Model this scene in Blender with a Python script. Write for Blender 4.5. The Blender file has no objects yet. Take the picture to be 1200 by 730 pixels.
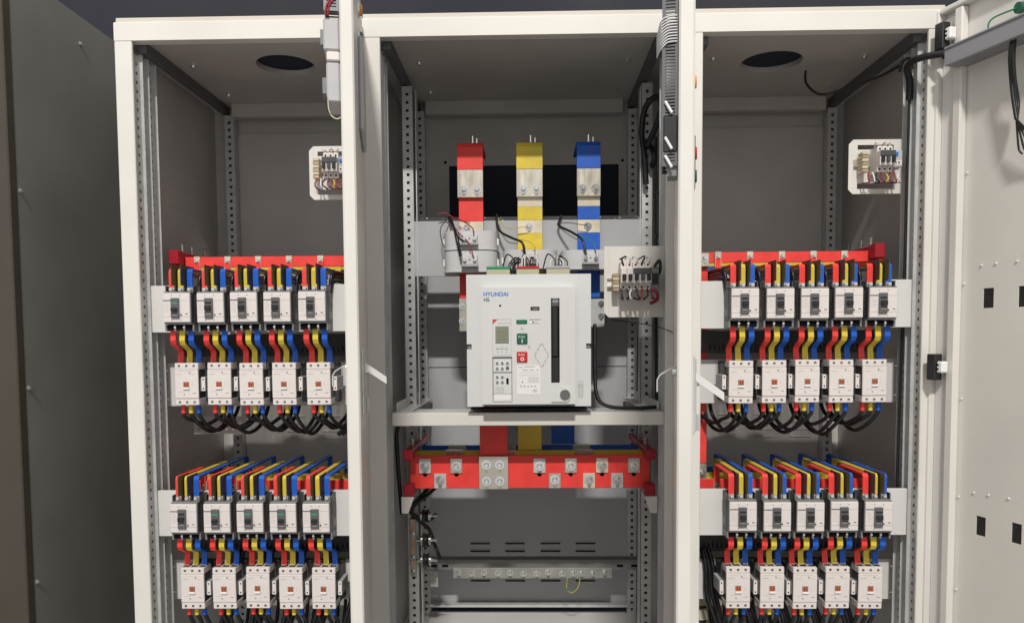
import bpy, math, random
from math import sin, cos, pi, radians, sqrt, atan2
from mathutils import Vector, Matrix
random.seed(7)
S = bpy.context.scene
COL = S.collection

# ------------------------------------------------------------------ camera
cd = bpy.data.cameras.new('camera')
cam = bpy.data.objects.new('camera', cd); COL.objects.link(cam)
TH, PSI, ROLL = radians(3.3), radians(1.2), radians(0.4)
fw = Vector((-sin(PSI)*cos(TH), cos(PSI)*cos(TH), -sin(TH)))
rt = Vector((cos(PSI), sin(PSI), 0)); up = rt.cross(fw)
r2 = rt*cos(ROLL)-up*sin(ROLL); u2 = up*cos(ROLL)+rt*sin(ROLL)
m = Matrix((r2, u2, -fw)).transposed().to_4x4()
m.translation = Vector((0.012, -1.95, 1.38))
cam.matrix_world = m
cd.sensor_fit = 'HORIZONTAL'; cd.sensor_width = 36.0
cd.lens = 36.0*900/1200
cd.shift_y = 85/1200.0
cd.clip_start = 0.05; cd.clip_end = 100
S.camera = cam

# ------------------------------------------------------------------ light
w = bpy.data.worlds.new('World'); S.world = w; w.use_nodes = True
bg = w.node_tree.nodes['Background']
bg.inputs[0].default_value = (1.0, 0.985, 0.97, 1); bg.inputs[1].default_value = 0.67
ld = bpy.data.lights.new('ceiling_tube', 'AREA'); ld.shape = 'RECTANGLE'
ld.size = 0.95; ld.size_y = 0.20; ld.energy = 1040; ld.color = (1.0, 0.955, 0.895)
lo = bpy.data.objects.new('ceiling_tube', ld); COL.objects.link(lo)
lo.location = (-0.15, -8.0, 9.10)
lo.rotation_euler = (Vector((0, 0.1, 1.3))-Vector(lo.location)).to_track_quat('-Z', 'Y').to_euler()

S.view_settings.view_transform = 'Standard'; S.view_settings.look = 'None'
S.view_settings.exposure = 0.0; S.view_settings.gamma = 1.0
S.render.engine = 'CYCLES'
S.cycles.use_denoising = True
S.cycles.max_bounces = 8; S.cycles.diffuse_bounces = 4; S.cycles.glossy_bounces = 3
S.cycles.sample_clamp_indirect = 4

# ------------------------------------------------------------------ materials
def mat(name, col, rough=0.5, metal=0.0, var=0.0, vscale=6.0, bump=0.0, bscale=400.0, spec=0.5, emit=None, stretch=None):
    mt = bpy.data.materials.new(name); mt.use_nodes = True
    nt = mt.node_tree; b = nt.nodes['Principled BSDF']
    b.inputs['Base Color'].default_value = (*col, 1); b.inputs['Roughness'].default_value = rough
    b.inputs['Metallic'].default_value = metal
    b.inputs['Specular IOR Level'].default_value = spec
    if var or bump:
        tc = nt.nodes.new('ShaderNodeTexCoord'); src = tc.outputs['Object']
        if stretch:
            mp = nt.nodes.new('ShaderNodeMapping'); mp.inputs['Scale'].default_value = stretch
            nt.links.new(src, mp.inputs[0]); src = mp.outputs[0]
    if var:
        n = nt.nodes.new('ShaderNodeTexNoise'); n.inputs['Scale'].default_value = vscale; n.inputs['Detail'].default_value = 5
        nt.links.new(src, n.inputs['Vector'])
        r = nt.nodes.new('ShaderNodeMapRange'); r.inputs[1].default_value = 0.3; r.inputs[2].default_value = 0.7
        r.inputs[3].default_value = 1-var; r.inputs[4].default_value = 1+var
        nt.links.new(n.outputs[0], r.inputs[0])
        mx = nt.nodes.new('ShaderNodeVectorMath'); mx.operation = 'SCALE'; mx.inputs[0].default_value = col
        nt.links.new(r.outputs[0], mx.inputs['Scale']); nt.links.new(mx.outputs[0], b.inputs['Base Color'])
        r2_ = nt.nodes.new('ShaderNodeMapRange'); r2_.inputs[1].default_value = 0.3; r2_.inputs[2].default_value = 0.7
        r2_.inputs[3].default_value = max(0.02, rough-0.08); r2_.inputs[4].default_value = min(1, rough+0.08)
        nt.links.new(n.outputs[0], r2_.inputs[0]); nt.links.new(r2_.outputs[0], b.inputs['Roughness'])
    if bump:
        n2 = nt.nodes.new('ShaderNodeTexNoise'); n2.inputs['Scale'].default_value = bscale; n2.inputs['Detail'].default_value = 2
        nt.links.new(src, n2.inputs['Vector'])
        bp = nt.nodes.new('ShaderNodeBump'); bp.inputs['Strength'].default_value = bump; bp.inputs['Distance'].default_value = 0.001
        nt.links.new(n2.outputs[0], bp.inputs['Height']); nt.links.new(bp.outputs[0], b.inputs['Normal'])
    if emit:
        b.inputs['Emission Color'].default_value = (*emit[0], 1); b.inputs['Emission Strength'].default_value = emit[1]
    return mt

def srgb(r, g, b):
    f = lambda c: (c/255/12.92) if c/255 <= 0.04045 else ((c/255+0.055)/1.055)**2.4
    return (f(r), f(g), f(b))

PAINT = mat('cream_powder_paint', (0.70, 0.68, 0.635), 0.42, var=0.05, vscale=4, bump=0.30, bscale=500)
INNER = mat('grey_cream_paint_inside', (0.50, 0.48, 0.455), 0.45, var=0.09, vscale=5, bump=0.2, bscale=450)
PLATE = mat('pale_plate_paint', (0.69, 0.685, 0.665), 0.42, var=0.03, vscale=5, bump=0.15, bscale=500)
BPLATE = mat('grey_back_plate', (0.42, 0.43, 0.44), 0.4, var=0.05, vscale=5, bump=0.1, bscale=300)
ZINC = mat('zinc_upright', (0.56, 0.565, 0.56), 0.42, metal=0.25, var=0.08, vscale=20)
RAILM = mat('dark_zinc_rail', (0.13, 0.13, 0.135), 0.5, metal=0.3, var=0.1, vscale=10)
STEEL = mat('bright_steel', (0.86, 0.86, 0.84), 0.20, metal=1.0, var=0.08, vscale=60)
TIN = mat('tinned_copper', (0.62, 0.585, 0.50), 0.33, metal=0.8, var=0.07, vscale=14, stretch=(4, 1, 1))
TABM = mat('pale_tinned_tab', (0.72, 0.65, 0.50), 0.38, metal=0.35, var=0.10, vscale=25)
NUT = mat('nut_steel', (0.52, 0.52, 0.51), 0.24, metal=1.0, var=0.1, vscale=60)
COPPER = mat('worn_copper', (0.56, 0.42, 0.30), 0.4, metal=0.7, var=0.15, vscale=30)
RED = mat('red_sleeve', (0.84, 0.050, 0.040), 0.52, var=0.11, vscale=22, bump=0.55, bscale=110)
YEL = mat('yellow_sleeve', (0.72, 0.55, 0.05), 0.52, var=0.11, vscale=22, bump=0.55, bscale=110)
BLU = mat('blue_sleeve', (0.006, 0.10, 0.52), 0.52, var=0.13, vscale=22, bump=0.55, bscale=110)
REDP = mat('red_insulator', (0.34, 0.008, 0.020), 0.4, var=0.08, vscale=20)
WHITEP = mat('white_grey_plastic', (0.70, 0.655, 0.635), 0.42, var=0.02, vscale=30)
WHITEC = mat('contactor_plastic', (0.72, 0.67, 0.645), 0.42, var=0.02, vscale=30)
ACBW = mat('cool_white_plastic', (0.675, 0.685, 0.685), 0.38, var=0.015, vscale=8)
ACBIN = mat('cool_white_panel', (0.685, 0.69, 0.68), 0.38, var=0.015, vscale=8)
DGREY = mat('dark_grey_plastic', (0.060, 0.062, 0.066), 0.45, var=0.1, vscale=30)
MGREY = mat('mid_grey_plastic', (0.20, 0.20, 0.205), 0.45, var=0.08, vscale=30)
LGREY = mat('light_grey_plastic', (0.45, 0.45, 0.46), 0.45, var=0.04, vscale=30)
HGREY = mat('handle_grey', (0.105, 0.105, 0.108), 0.42, var=0.05, vscale=30)
BLACK = mat('black_plastic', (0.014, 0.014, 0.016), 0.42)
RUBBER = mat('black_cable', (0.012, 0.012, 0.014), 0.36, var=0.2, vscale=40)
HOLE = mat('hole_dark', (0.006, 0.006, 0.008), 0.8, spec=0.1)
NAVY = mat('dark_opening', (0.022, 0.027, 0.045), 0.6, spec=0.2)
BARRIER = mat('dark_barrier', (0.045, 0.043, 0.034), 0.5)  # reflection of the yellow links put into the grey as an olive tint
GRN = mat('green_button', (0.010, 0.115, 0.065), 0.4)
GRNW = mat('green_window', (0.03, 0.33, 0.17), 0.35)
REDB = mat('red_button', (0.56, 0.02, 0.022), 0.4)
ORANGE = mat('rust_window', (0.46, 0.115, 0.04), 0.4, var=0.15, vscale=300)
LCD = mat('lcd_glass', (0.235, 0.245, 0.18), 0.2, var=0.05, vscale=100)
WHITE = mat('white_print', (0.82, 0.82, 0.82), 0.5)
INK = mat('grey_ink', (0.09, 0.09, 0.09), 0.6)
FAINT = mat('faint_ink', (0.34, 0.31, 0.295), 0.6)
BLUEINK = mat('blue_ink', (0.03, 0.19, 0.60), 0.5)
REDINK = mat('red_ink', (0.65, 0.03, 0.03), 0.5)
DIALG = mat('dial_grey', (0.13, 0.135, 0.14), 0.45)
KNOB = mat('knob_grey', (0.30, 0.31, 0.32), 0.45)
TGREEN = mat('terminal_green_cream', (0.50, 0.54, 0.33), 0.5)
CREAM = mat('terminal_cream', (0.55, 0.52, 0.38), 0.5)
CTW = mat('ring_plastic', (0.60, 0.60, 0.615), 0.6, var=0.02, vscale=15)
DUCT = mat('grey_duct', (0.27, 0.27, 0.29), 0.5, var=0.04, vscale=10)
DUCTD = mat('black_duct', (0.040, 0.040, 0.041), 0.5, var=0.1, vscale=15)
WIRER = mat('red_wire', (0.30, 0.02, 0.03), 0.45)
WIREY = mat('yellow_wire', (0.55, 0.42, 0.05), 0.45)
WIREW = mat('white_wire', (0.70, 0.70, 0.70), 0.45)
DUCT_SHADE = mat('grey_duct_painted_shade', (0.115, 0.115, 0.125), 0.5, var=0.06, vscale=10)  # grey duct darkened so its colour carries the shade on the face
ROOFE = mat('roof_edge_painted_shade', (0.58, 0.54, 0.48), 0.5, var=0.05, vscale=4)  # greyer than the rail, shade of the set-back edge put into the colour
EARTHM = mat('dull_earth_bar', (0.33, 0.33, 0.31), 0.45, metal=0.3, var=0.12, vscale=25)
ANGLEM = mat('angle_iron_painted_shade', (0.20, 0.20, 0.195), 0.5, metal=0.2, var=0.12, vscale=15)  # iron colour darkened for the shadow under the main busbars
WIREG = mat('green_wire', (0.02, 0.22, 0.10), 0.45)
AMBER = mat('amber_lens', (0.75, 0.28, 0.03), 0.25)
OLD = mat('cabinet_side_painted_shade', (0.215, 0.215, 0.195), 0.36, var=0.12, vscale=3, bump=0.2)  # grey lowered so the colour carries the shade on this side
SHADE_BROWN = mat('brown_painted_shade', (0.058, 0.047, 0.035), 0.5, var=0.08, vscale=6)  # shade put into a brown, for the cabinet edge and breaker strip
WALLM = mat('dark_wall', (0.018, 0.020, 0.030), 0.8, var=0.1, vscale=2)
FLOORM = mat('grey_floor', (0.22, 0.215, 0.205), 0.5, var=0.15, vscale=3)
BTN = mat('blue_button', (0.02, 0.16, 0.60), 0.4)
MAGENTA = mat('magenta_wire', (0.25, 0.015, 0.05), 0.45)

# ------------------------------------------------------------------ mesh builder
class M:
    def __init__(s): s.v = []; s.f = []; s.mi = []; s.sm = []; s.mats = []
    def _m(s, m_):
        if m_ not in s.mats: s.mats.append(m_)
        return s.mats.index(m_)
    def face(s, idx, m_, sm=False): s.f.append(tuple(idx)); s.mi.append(s._m(m_)); s.sm.append(sm)
    def box(s, x0, x1, y0, y1, z0, z1, m_, ch=0.0):
        if x0 > x1: x0, x1 = x1, x0
        if y0 > y1: y0, y1 = y1, y0
        if z0 > z1: z0, z1 = z1, z0
        b = len(s.v)
        if ch <= 0:
            s.v += [(x, y, z) for x in (x0, x1) for y in (y0, y1) for z in (z0, z1)]
            for q in ((0, 1, 3, 2), (4, 6, 7, 5), (0, 4, 5, 1), (2, 3, 7, 6), (0, 2, 6, 4), (1, 5, 7, 3)):
                s.face([b+i for i in q], m_)
            return s
        c = min(ch, (x1-x0)*.45, (y1-y0)*.45, (z1-z0)*.45)
        X, Y, Z = (x0, x1), (y0, y1), (z0, z1); id_ = {}
        for i in (0, 1):
            for j in (0, 1):
                for k in (0, 1):
                    dx, dy, dz = (c if i == 0 else -c), (c if j == 0 else -c), (c if k == 0 else -c)
                    for a in range(3):
                        p = [X[i]+dx, Y[j]+dy, Z[k]+dz]; p[a] = (X[i], Y[j], Z[k])[a]
                        id_[(i, j, k, a)] = len(s.v); s.v.append(tuple(p))
        for i in (0, 1):
            q = [id_[(i, j, k, 0)] for j, k in ((0, 0), (0, 1), (1, 1), (1, 0))]; s.face(q if i == 0 else q[::-1], m_)
            q = [id_[(j, i, k, 1)] for j, k in ((0, 0), (1, 0), (1, 1), (0, 1))]; s.face(q if i == 0 else q[::-1], m_)
            q = [id_[(j, k, i, 2)] for j, k in ((0, 0), (0, 1), (1, 1), (1, 0))]; s.face(q if i == 0 else q[::-1], m_)
        for i in (0, 1):
            for j in (0, 1):
                q = [id_[(i, j, 0, 0)], id_[(i, j, 1, 0)], id_[(i, j, 1, 1)], id_[(i, j, 0, 1)]]; s.face(q if i == j else q[::-1], m_)
                q = [id_[(i, 0, j, 0)], id_[(i, 0, j, 2)], id_[(i, 1, j, 2)], id_[(i, 1, j, 0)]]; s.face(q if i == j else q[::-1], m_)
                q = [id_[(0, i, j, 1)], id_[(1, i, j, 1)], id_[(1, i, j, 2)], id_[(0, i, j, 2)]]; s.face(q if i == j else q[::-1], m_)
                for k in (0, 1):
                    q = [id_[(i, j, k, a)] for a in range(3)]; s.face(q if (i+j+k) % 2 else q[::-1], m_)
        return s
    def cyl(s, p0, p1, r, m_, n=12, r1=None, cap=True):
        p0, p1 = Vector(p0), Vector(p1); d = (p1-p0).normalized()
        a = d.orthogonal().normalized(); c = d.cross(a); r1 = r if r1 is None else r1; b = len(s.v)
        for p, rr in ((p0, r), (p1, r1)):
            for i in range(n):
                t = 2*pi*(i+0.5)/n; s.v.append(tuple(p+a*cos(t)*rr+c*sin(t)*rr))
        for i in range(n): j = (i+1) % n; s.face((b+i, b+j, b+n+j, b+n+i), m_, n > 8)
        if cap:
            c0 = len(s.v); s.v += s.v[b:b+2*n]; s.face([c0+i for i in range(n)][::-1], m_); s.face([c0+n+i for i in range(n)], m_)
        return s
    def tube(s, pts, r, m_, n=8, sub=5):
        P = [Vector(p) for p in pts]
        if sub > 1 and len(P) > 2:
            Q = []
            for i in range(len(P)-1):
                a, b_, c, d = P[max(i-1, 0)], P[i], P[i+1], P[min(i+2, len(P)-1)]
                for k in range(sub):
                    t = k/sub
                    Q.append(0.5*((2*b_)+(c-a)*t+(2*a-5*b_+4*c-d)*t*t+(3*b_-a-3*c+d)*t**3))
            Q.append(P[-1]); P = Q
        b = len(s.v); prev = None
        for i, p in enumerate(P):
            d = (P[min(i+1, len(P)-1)]-P[max(i-1, 0)]).normalized()
            if prev is None: a = d.orthogonal().normalized()
            else:
                a = prev-d*prev.dot(d); a = a.normalized() if a.length > 1e-6 else d.orthogonal().normalized()
            prev = a; c = d.cross(a)
            for k in range(n): t = 2*pi*k/n; s.v.append(tuple(p+a*cos(t)*r+c*sin(t)*r))
        for i in range(len(P)-1):
            for k in range(n):
                j = (k+1) % n; s.face((b+i*n+k, b+i*n+j, b+(i+1)*n+j, b+(i+1)*n+k), m_, True)
        c0 = len(s.v); e = b+(len(P)-1)*n; s.v += s.v[b:b+n]+s.v[e:e+n]; s.face([c0+k for k in range(n)][::-1], m_); s.face([c0+n+k for k in range(n)], m_)
        return s
    def strip(s, pts, wx, th, m_, endm=None, dx=0.0):
        """flat bar of width wx along x following a path of (y, z); dx is the sideways drift over the path"""
        n = len(pts); b = len(s.v)
        L = [0]
        for i in range(1, n): L.append(L[-1]+math.dist(pts[i], pts[i-1]))
        for i, (y, z) in enumerate(pts):
            y0, z0 = pts[max(i-1, 0)]; y1, z1 = pts[min(i+1, n-1)]
            l = math.hypot(y1-y0, z1-z0) or 1; ny, nz = -(z1-z0)/l*th/2, (y1-y0)/l*th/2
            x = dx*L[i]/L[-1]
            s.v += [(x-wx/2, y+ny, z+nz), (x+wx/2, y+ny, z+nz), (x+wx/2, y-ny, z-nz), (x-wx/2, y-ny, z-nz)]
        for i in range(n-1):
            mm = endm if endm and (i == 0 or i == n-2) else m_
            for k in range(4):
                j = (k+1) % 4; s.face((b+4*i+k, b+4*i+j, b+4*i+4+j, b+4*i+4+k), mm)
        s.face((b, b+1, b+2, b+3), endm or m_); s.face([b+4*(n-1)+k for k in (3, 2, 1, 0)], endm or m_)
        return s
    def prism(s, poly, a0, a1, m_, axis='y'):
        """extrude a 2-D polygon along an axis; poly in the two remaining axes (in order)"""
        def P(u, v, a): return {'x': (a, u, v), 'y': (u, a, v), 'z': (u, v, a)}[axis]
        n = len(poly); b = len(s.v)
        s.v += [P(u, v, a0) for u, v in poly]+[P(u, v, a1) for u, v in poly]
        for i in range(n): j = (i+1) % n; s.face((b+i, b+j, b+n+j, b+n+i), m_)
        s.face([b+i for i in range(n)][::-1], m_); s.face([b+n+i for i in range(n)], m_)
        return s
    def panel(s, axis, c0, c1, u0, u1, v0, v1, holes, m_):
        """plate with real rectangular holes"""
        us = sorted({u0, u1, *[h for q in holes for h in q[:2]]}); vs = sorted({v0, v1, *[h for q in holes for h in q[2:]]})
        us = [x for x in us if u0 <= x <= u1]; vs = [x for x in vs if v0 <= x <= v1]
        nu, nv = len(us)-1, len(vs)-1
        ui = {x: i for i, x in enumerate(us)}; vi = {x: i for i, x in enumerate(vs)}
        solid = [[True]*nv for _ in range(nu)]
        for h in holes:
            for i in range(ui[h[0]], ui[h[1]]):
                for j in range(vi[h[2]], vi[h[3]]): solid[i][j] = False
        def P(u, v, a): return {'x': (a, u, v), 'y': (u, a, v), 'z': (u, v, a)}[axis]
        cache = {}
        def V(i, j, k):
            key = (i, j, k)
            if key not in cache: cache[key] = len(s.v); s.v.append(P(us[i], vs[j], (c0, c1)[k]))
            return cache[key]
        for i in range(nu):
            for j in range(nv):
                if not solid[i][j]: continue
                s.face((V(i, j, 0), V(i+1, j, 0), V(i+1, j+1, 0), V(i, j+1, 0)), m_)
                s.face((V(i, j, 1), V(i, j+1, 1), V(i+1, j+1, 1), V(i+1, j, 1)), m_)
                for di, dj, e in ((-1, 0, ((i, j), (i, j+1))), (1, 0, ((i+1, j+1), (i+1, j))), (0, -1, ((i+1, j), (i, j))), (0, 1, ((i, j+1), (i+1, j+1)))):
                    a, b_ = i+di, j+dj
                    if not (0 <= a < nu and 0 <= b_ < nv and solid[a][b_]):
                        (p, q), (r, t) = e; s.face((V(p, q, 0), V(r, t, 0), V(r, t, 1), V(p, q, 1)), m_)
        return s
    def ring(s, cx, cy, rx, ry, hx, hy, z0, z1, m_, n=36):
        b = len(s.v)
        for (ax, ay) in ((rx, ry), (hx, hy)):
            for z in (z0, z1):
                for i in range(n):
                    t = 2*pi*i/n; e = 0.50
                    cx_, sy_ = cos(t), sin(t)
                    s.v.append((cx+ax*math.copysign(abs(cx_)**e, cx_), cy+ay*math.copysign(abs(sy_)**e, sy_), z))
        d = 4*n; s.v += s.v[b:b+4*n]
        for i in range(n):
            j = (i+1) % n; o0, o1, i0, i1 = b, b+n, b+2*n, b+3*n
            s.face((o0+i, o0+j, o1+j, o1+i), m_, True); s.face((i0+j, i0+i, i1+i, i1+j), m_, True)
            o0, o1, i0, i1 = b+d, b+n+d, b+2*n+d, b+3*n+d
            s.face((o1+i, o1+j, i1+j, i1+i), m_); s.face((o0+j, o0+i, i0+i, i0+j), m_)
        return s
    def mesh(s, name):
        me = bpy.data.meshes.new(name); me.from_pydata(s.v, [], s.f)
        for m_ in s.mats: me.materials.append(m_)
        me.polygons.foreach_set('material_index', s.mi); me.polygons.foreach_set('use_smooth', s.sm)
        me.update(); return me

TINY = {'terminals', 'terminal_openings', 'printed_marks', 'printed_lines', 'printed_squares', 'fine_print', 'display_lines', 'terminal_screws', 'counter_digits', 'diamond_mark', 'core'}
def link(name, me, parent=None, loc=(0, 0, 0), rotz=0.0):
    o = bpy.data.objects.new(name, me); COL.objects.link(o); o.location = loc; o.rotation_euler = (0, 0, rotz)
    if parent: o.parent = parent
    if name in TINY: o['kind'] = 'stuff'
    return o
def tag(o, label, cat, group=None):
    o['label'] = label; o['category'] = cat; o['kind'] = 'thing'
    if group: o['group'] = group
    return o
def thing(name, label, cat, loc=(0, 0, 0), rotz=0.0, group=None):
    return tag(link(name, None, None, loc, rotz), label, cat, group)
def part(name, mb, parent, loc=(0, 0, 0), rotz=0.0, label=None):
    o = link(name, mb.mesh(name) if isinstance(mb, M) else mb, parent, loc, rotz)
    if label: o['label'] = label
    return o
def solo(name, mb, label, cat, group=None, loc=(0, 0, 0), rotz=0.0):
    return tag(link(name, mb.mesh(name), None, loc, rotz), label, cat, group)
_cache = {}
def cached(key, fn):
    if key not in _cache:
        mb = M(); fn(mb); _cache[key] = mb.mesh(key if isinstance(key, str) else str(key[0]))
    return _cache[key]
def copy_tree(o, parent=None):
    c = o.copy(); COL.objects.link(c)
    if parent: c.parent = parent
    for ch in list(o.children): copy_tree(ch, c)
    return c
def text(name, body, size, parent, loc, m_, bold=0.0, rotz=0.0):
    cu = bpy.data.curves.new(name, 'FONT'); cu.body = body; cu.size = size; cu.extrude = 0.0002
    cu.offset = bold; cu.align_x = 'LEFT'; cu.align_y = 'CENTER'; cu.materials.append(m_)
    o = bpy.data.objects.new(name, cu); COL.objects.link(o); o.location = loc; bpy.context.view_layer.update(); me = bpy.data.meshes.new_from_object(o.evaluated_get(bpy.context.evaluated_depsgraph_get())); bpy.data.objects.remove(o)
    o = link(name, me, parent, loc); o.rotation_euler = (pi/2, 0, rotz); return o

# hexagon bolt looking towards -y
def bolt(mb, x, y, z, r=0.009, h=0.008, stud=0.008):
    mb.cyl((x, y, z), (x, y-0.0015, z), r*1.45, STEEL, 16)
    mb.cyl((x, y-0.0015, z), (x, y-0.0015-h, z), r, NUT, 6, r*0.93)
    if stud: mb.cyl((x, y-0.0015-h, z), (x, y-0.0015-h-stud, z), r*0.55, STEEL, 10)
def bolt_mesh(r=0.009, h=0.008, stud=0.008): return cached(('bolt', r, h, stud), lambda b: bolt(b, 0, 0, 0, r, h, stud))

# ------------------------------------------------------------------ surroundings
f = link('floor', M().box(-4, 4, -4, 3, -0.05, 0, FLOORM).mesh('floor')); f['kind'] = 'structure'
f = link('back_wall', M().box(-4, 4, 1.6, 1.7, 0.0, 4.2, WALLM).mesh('back_wall')); f['kind'] = 'structure'

nb = thing('neighbouring_cabinet', 'grey steel cabinet side, darkened for shade, standing beyond the gap beside the open switchgear', 'cabinet', (-1.29, 0, 0))
part('side_panel', M().box(-0.6, 0, 0.012, 0.9, 0.02, 2.33, OLD), nb)
part('corner_edge', M().box(-0.6, 0.0012, -0.02, 0.0115, 0.02, 2.33, SHADE_BROWN, 0.003), nb)
for z in (2.29, 1.77, 1.263, 0.75):
    part('screw', cached('nscrew', lambda b: (b.cyl((0, 0, 0), (0.003, 0, 0), 0.007, EARTHM, 10), b.cyl((0.003, 0, 0), (0.006, 0, 0), 0.004, EARTHM, 6))), nb, (0.0005, 0.022, z))
part('screw', _cache['nscrew'], nb, (0.0005, 0.32, 2.25))

# ------------------------------------------------------------------ cabinets
TOP, ZB, DEP = 2.187, 0.10, 0.62
PITCH, HS = 0.0228, 0.0082
def ladder(mb, axis, c0, c1, u0, u1, z0, z1, m_, uc=None):
    uc = (u0+u1)/2 if uc is None else uc
    holes = []; z = z0+0.012
    while z+HS < z1: holes.append((round(uc-HS/2, 5), round(uc+HS/2, 5), round(z, 5), round(z+HS, 5))); z += PITCH
    mb.panel(axis, c0, c1, u0, u1, z0, z1, holes, m_)

def front_upright(mb, s):
    # local: x=0 is the wall side, the lips reach towards +x*s ; y from the frame backwards
    for (y0, y1) in ((0.036, 0.0425), (0.068, 0.0745), (0.108, 0.1145)):
        mb.box(s*0.012, s*0.026, y0+0.004, y1, 0.1, 2.115, ZINC, 0.0006)
    for (y0, y1) in ((0.008, 0.0398), (0.0427, 0.0718), (0.0747, 0.1118)):
        a, b = sorted((s*0.0145, s*0.0165))
        ladder(mb, 'x', a, b, y0, y1, 0.11, 2.11, ZINC, y0+(y1-y0)*0.60)
    a, b = sorted((s*0.001, s*0.003)); mb.box(a, b, 0.004, 0.118, 0.1, 2.115, ZINC)

def face_upright(mb, w_=0.030, d=0.03):
    ladder(mb, 'y', 0, 0.002, -w_/2, w_/2, 0.11, 2.11, ZINC)
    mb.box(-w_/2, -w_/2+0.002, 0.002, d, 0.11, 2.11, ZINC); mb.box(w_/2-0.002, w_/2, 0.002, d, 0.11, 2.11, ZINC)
    mb.box(-w_/2+0.002, w_/2-0.002, d-0.002, d, 0.11, 2.11, RAILM)

def cabinet(name, label, x0, x1, hole=None, opening=None, pL=0.045, pR=0.045, ZO=2.134):
    t = thing(name, label, 'cabinet', (0, 0, 0), 0, 'switchgear cabinets in one row')
    X0, X1 = x0+0.0008, x1-0.0008
    for (a, b) in ((X0, x0+pL), (x1-pR, X1)):
        mb = M(); mb.box(a, b, 0, 0.010, ZB, ZO-0.0005, PAINT, 0.002); part('post', mb, t)
    # rail with a sloped top edge
    mb = M(); mb.prism([(0.0, ZO), (0.0, ZO+0.043), (0.003, ZO+0.046), (0.03, ZO+0.046), (0.03, ZO)], X0, X1, PAINT, 'x'); part('top_rail', mb, t)
    part('roof_edge', M().box(X0, X1, 0.010, DEP, ZO+0.0465, ZO+0.060, ROOFE, 0.002), t)
    part('plinth', M().box(X0, X1, 0.01, DEP, 0, ZB-0.001, DGREY), t)
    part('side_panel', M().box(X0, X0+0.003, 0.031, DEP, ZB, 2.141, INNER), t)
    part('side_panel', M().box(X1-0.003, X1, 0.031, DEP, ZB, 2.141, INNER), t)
    mb = M()
    if hole:
        cx, cy, r = hole; q = r*1.25; n = 40
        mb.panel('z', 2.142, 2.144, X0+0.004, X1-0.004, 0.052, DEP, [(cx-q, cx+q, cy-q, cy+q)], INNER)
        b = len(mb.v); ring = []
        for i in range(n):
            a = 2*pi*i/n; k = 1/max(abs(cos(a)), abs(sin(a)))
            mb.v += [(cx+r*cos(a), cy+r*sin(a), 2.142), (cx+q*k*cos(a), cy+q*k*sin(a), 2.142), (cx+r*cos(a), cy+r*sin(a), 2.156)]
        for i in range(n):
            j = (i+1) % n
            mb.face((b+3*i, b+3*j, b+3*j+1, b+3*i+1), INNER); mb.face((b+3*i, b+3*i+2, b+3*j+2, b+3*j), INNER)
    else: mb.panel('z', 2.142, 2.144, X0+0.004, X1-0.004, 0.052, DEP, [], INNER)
    rf = part('roof_panel', mb, t)
    if hole:
        mb = M(); mb.cyl((cx, cy, 2.1565), (cx, cy, 2.170), r*1.1, NAVY, 32)
        part('fan_opening', mb, rf)
    for (ya, yb) in ((0.2, 0), (0.45, 0)):
        for xa in (x0+0.115, x1-0.115):
            part('roof_screw', cached('rscrew', lambda b: (b.cyl((0, 0, 0), (0, 0, -0.004), 0.009, STEEL, 10), b.cyl((0, 0, -0.004), (0, 0, -0.010), 0.005, STEEL, 6))), rf, (xa, ya, 2.1418))
    mb = M()
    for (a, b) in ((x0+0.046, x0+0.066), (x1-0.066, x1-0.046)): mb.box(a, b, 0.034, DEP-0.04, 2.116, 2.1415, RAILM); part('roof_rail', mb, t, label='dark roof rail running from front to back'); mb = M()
    part('roof_rail', M().box(x0+0.086, x1-0.086, DEP-0.075, DEP-0.045, 2.100, 2.1415, INNER), t)
    mb = M()
    if opening:
        mb.panel('y', DEP-0.02, DEP-0.017, X0+0.004, X1-0.004, 1.56, 2.141, [opening], INNER)
        part('back_panel', mb, t)
        part('cable_opening', M().box(opening[0]-.02, opening[1]+.02, DEP-0.010, DEP-0.006, opening[2]-.02, opening[3]+.02, NAVY), t)
        for (px_, pz_) in ((opening[0]-0.012, opening[3]+0.012), (opening[1]+0.012, opening[3]+0.012)):
            part('fixing_hole', M().cyl((px_, DEP-0.0202, pz_), (px_, DEP-0.019, pz_), 0.005, HOLE, 10), t)
        part('back_panel', M().box(X0+0.05, X1-0.05, DEP-0.045, DEP-0.042, 1.292, 1.62, BPLATE), t, label='pale grey upper back plate')
        part('back_panel', M().box(X0+0.05, X1-0.05, DEP-0.045, DEP-0.042, 0.50, 1.289, BPLATE), t, label='pale grey lower back plate with vent slots')
    else:
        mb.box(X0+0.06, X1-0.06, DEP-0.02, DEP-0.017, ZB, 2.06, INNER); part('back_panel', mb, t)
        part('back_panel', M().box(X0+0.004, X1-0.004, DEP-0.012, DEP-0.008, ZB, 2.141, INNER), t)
    part('floor_panel', M().box(X0+0.004, X1-0.004, 0.05, DEP-0.046, 0.47 if opening else ZB+.002, 0.474 if opening else ZB+.006, PLATE), t)
    return t

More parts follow.
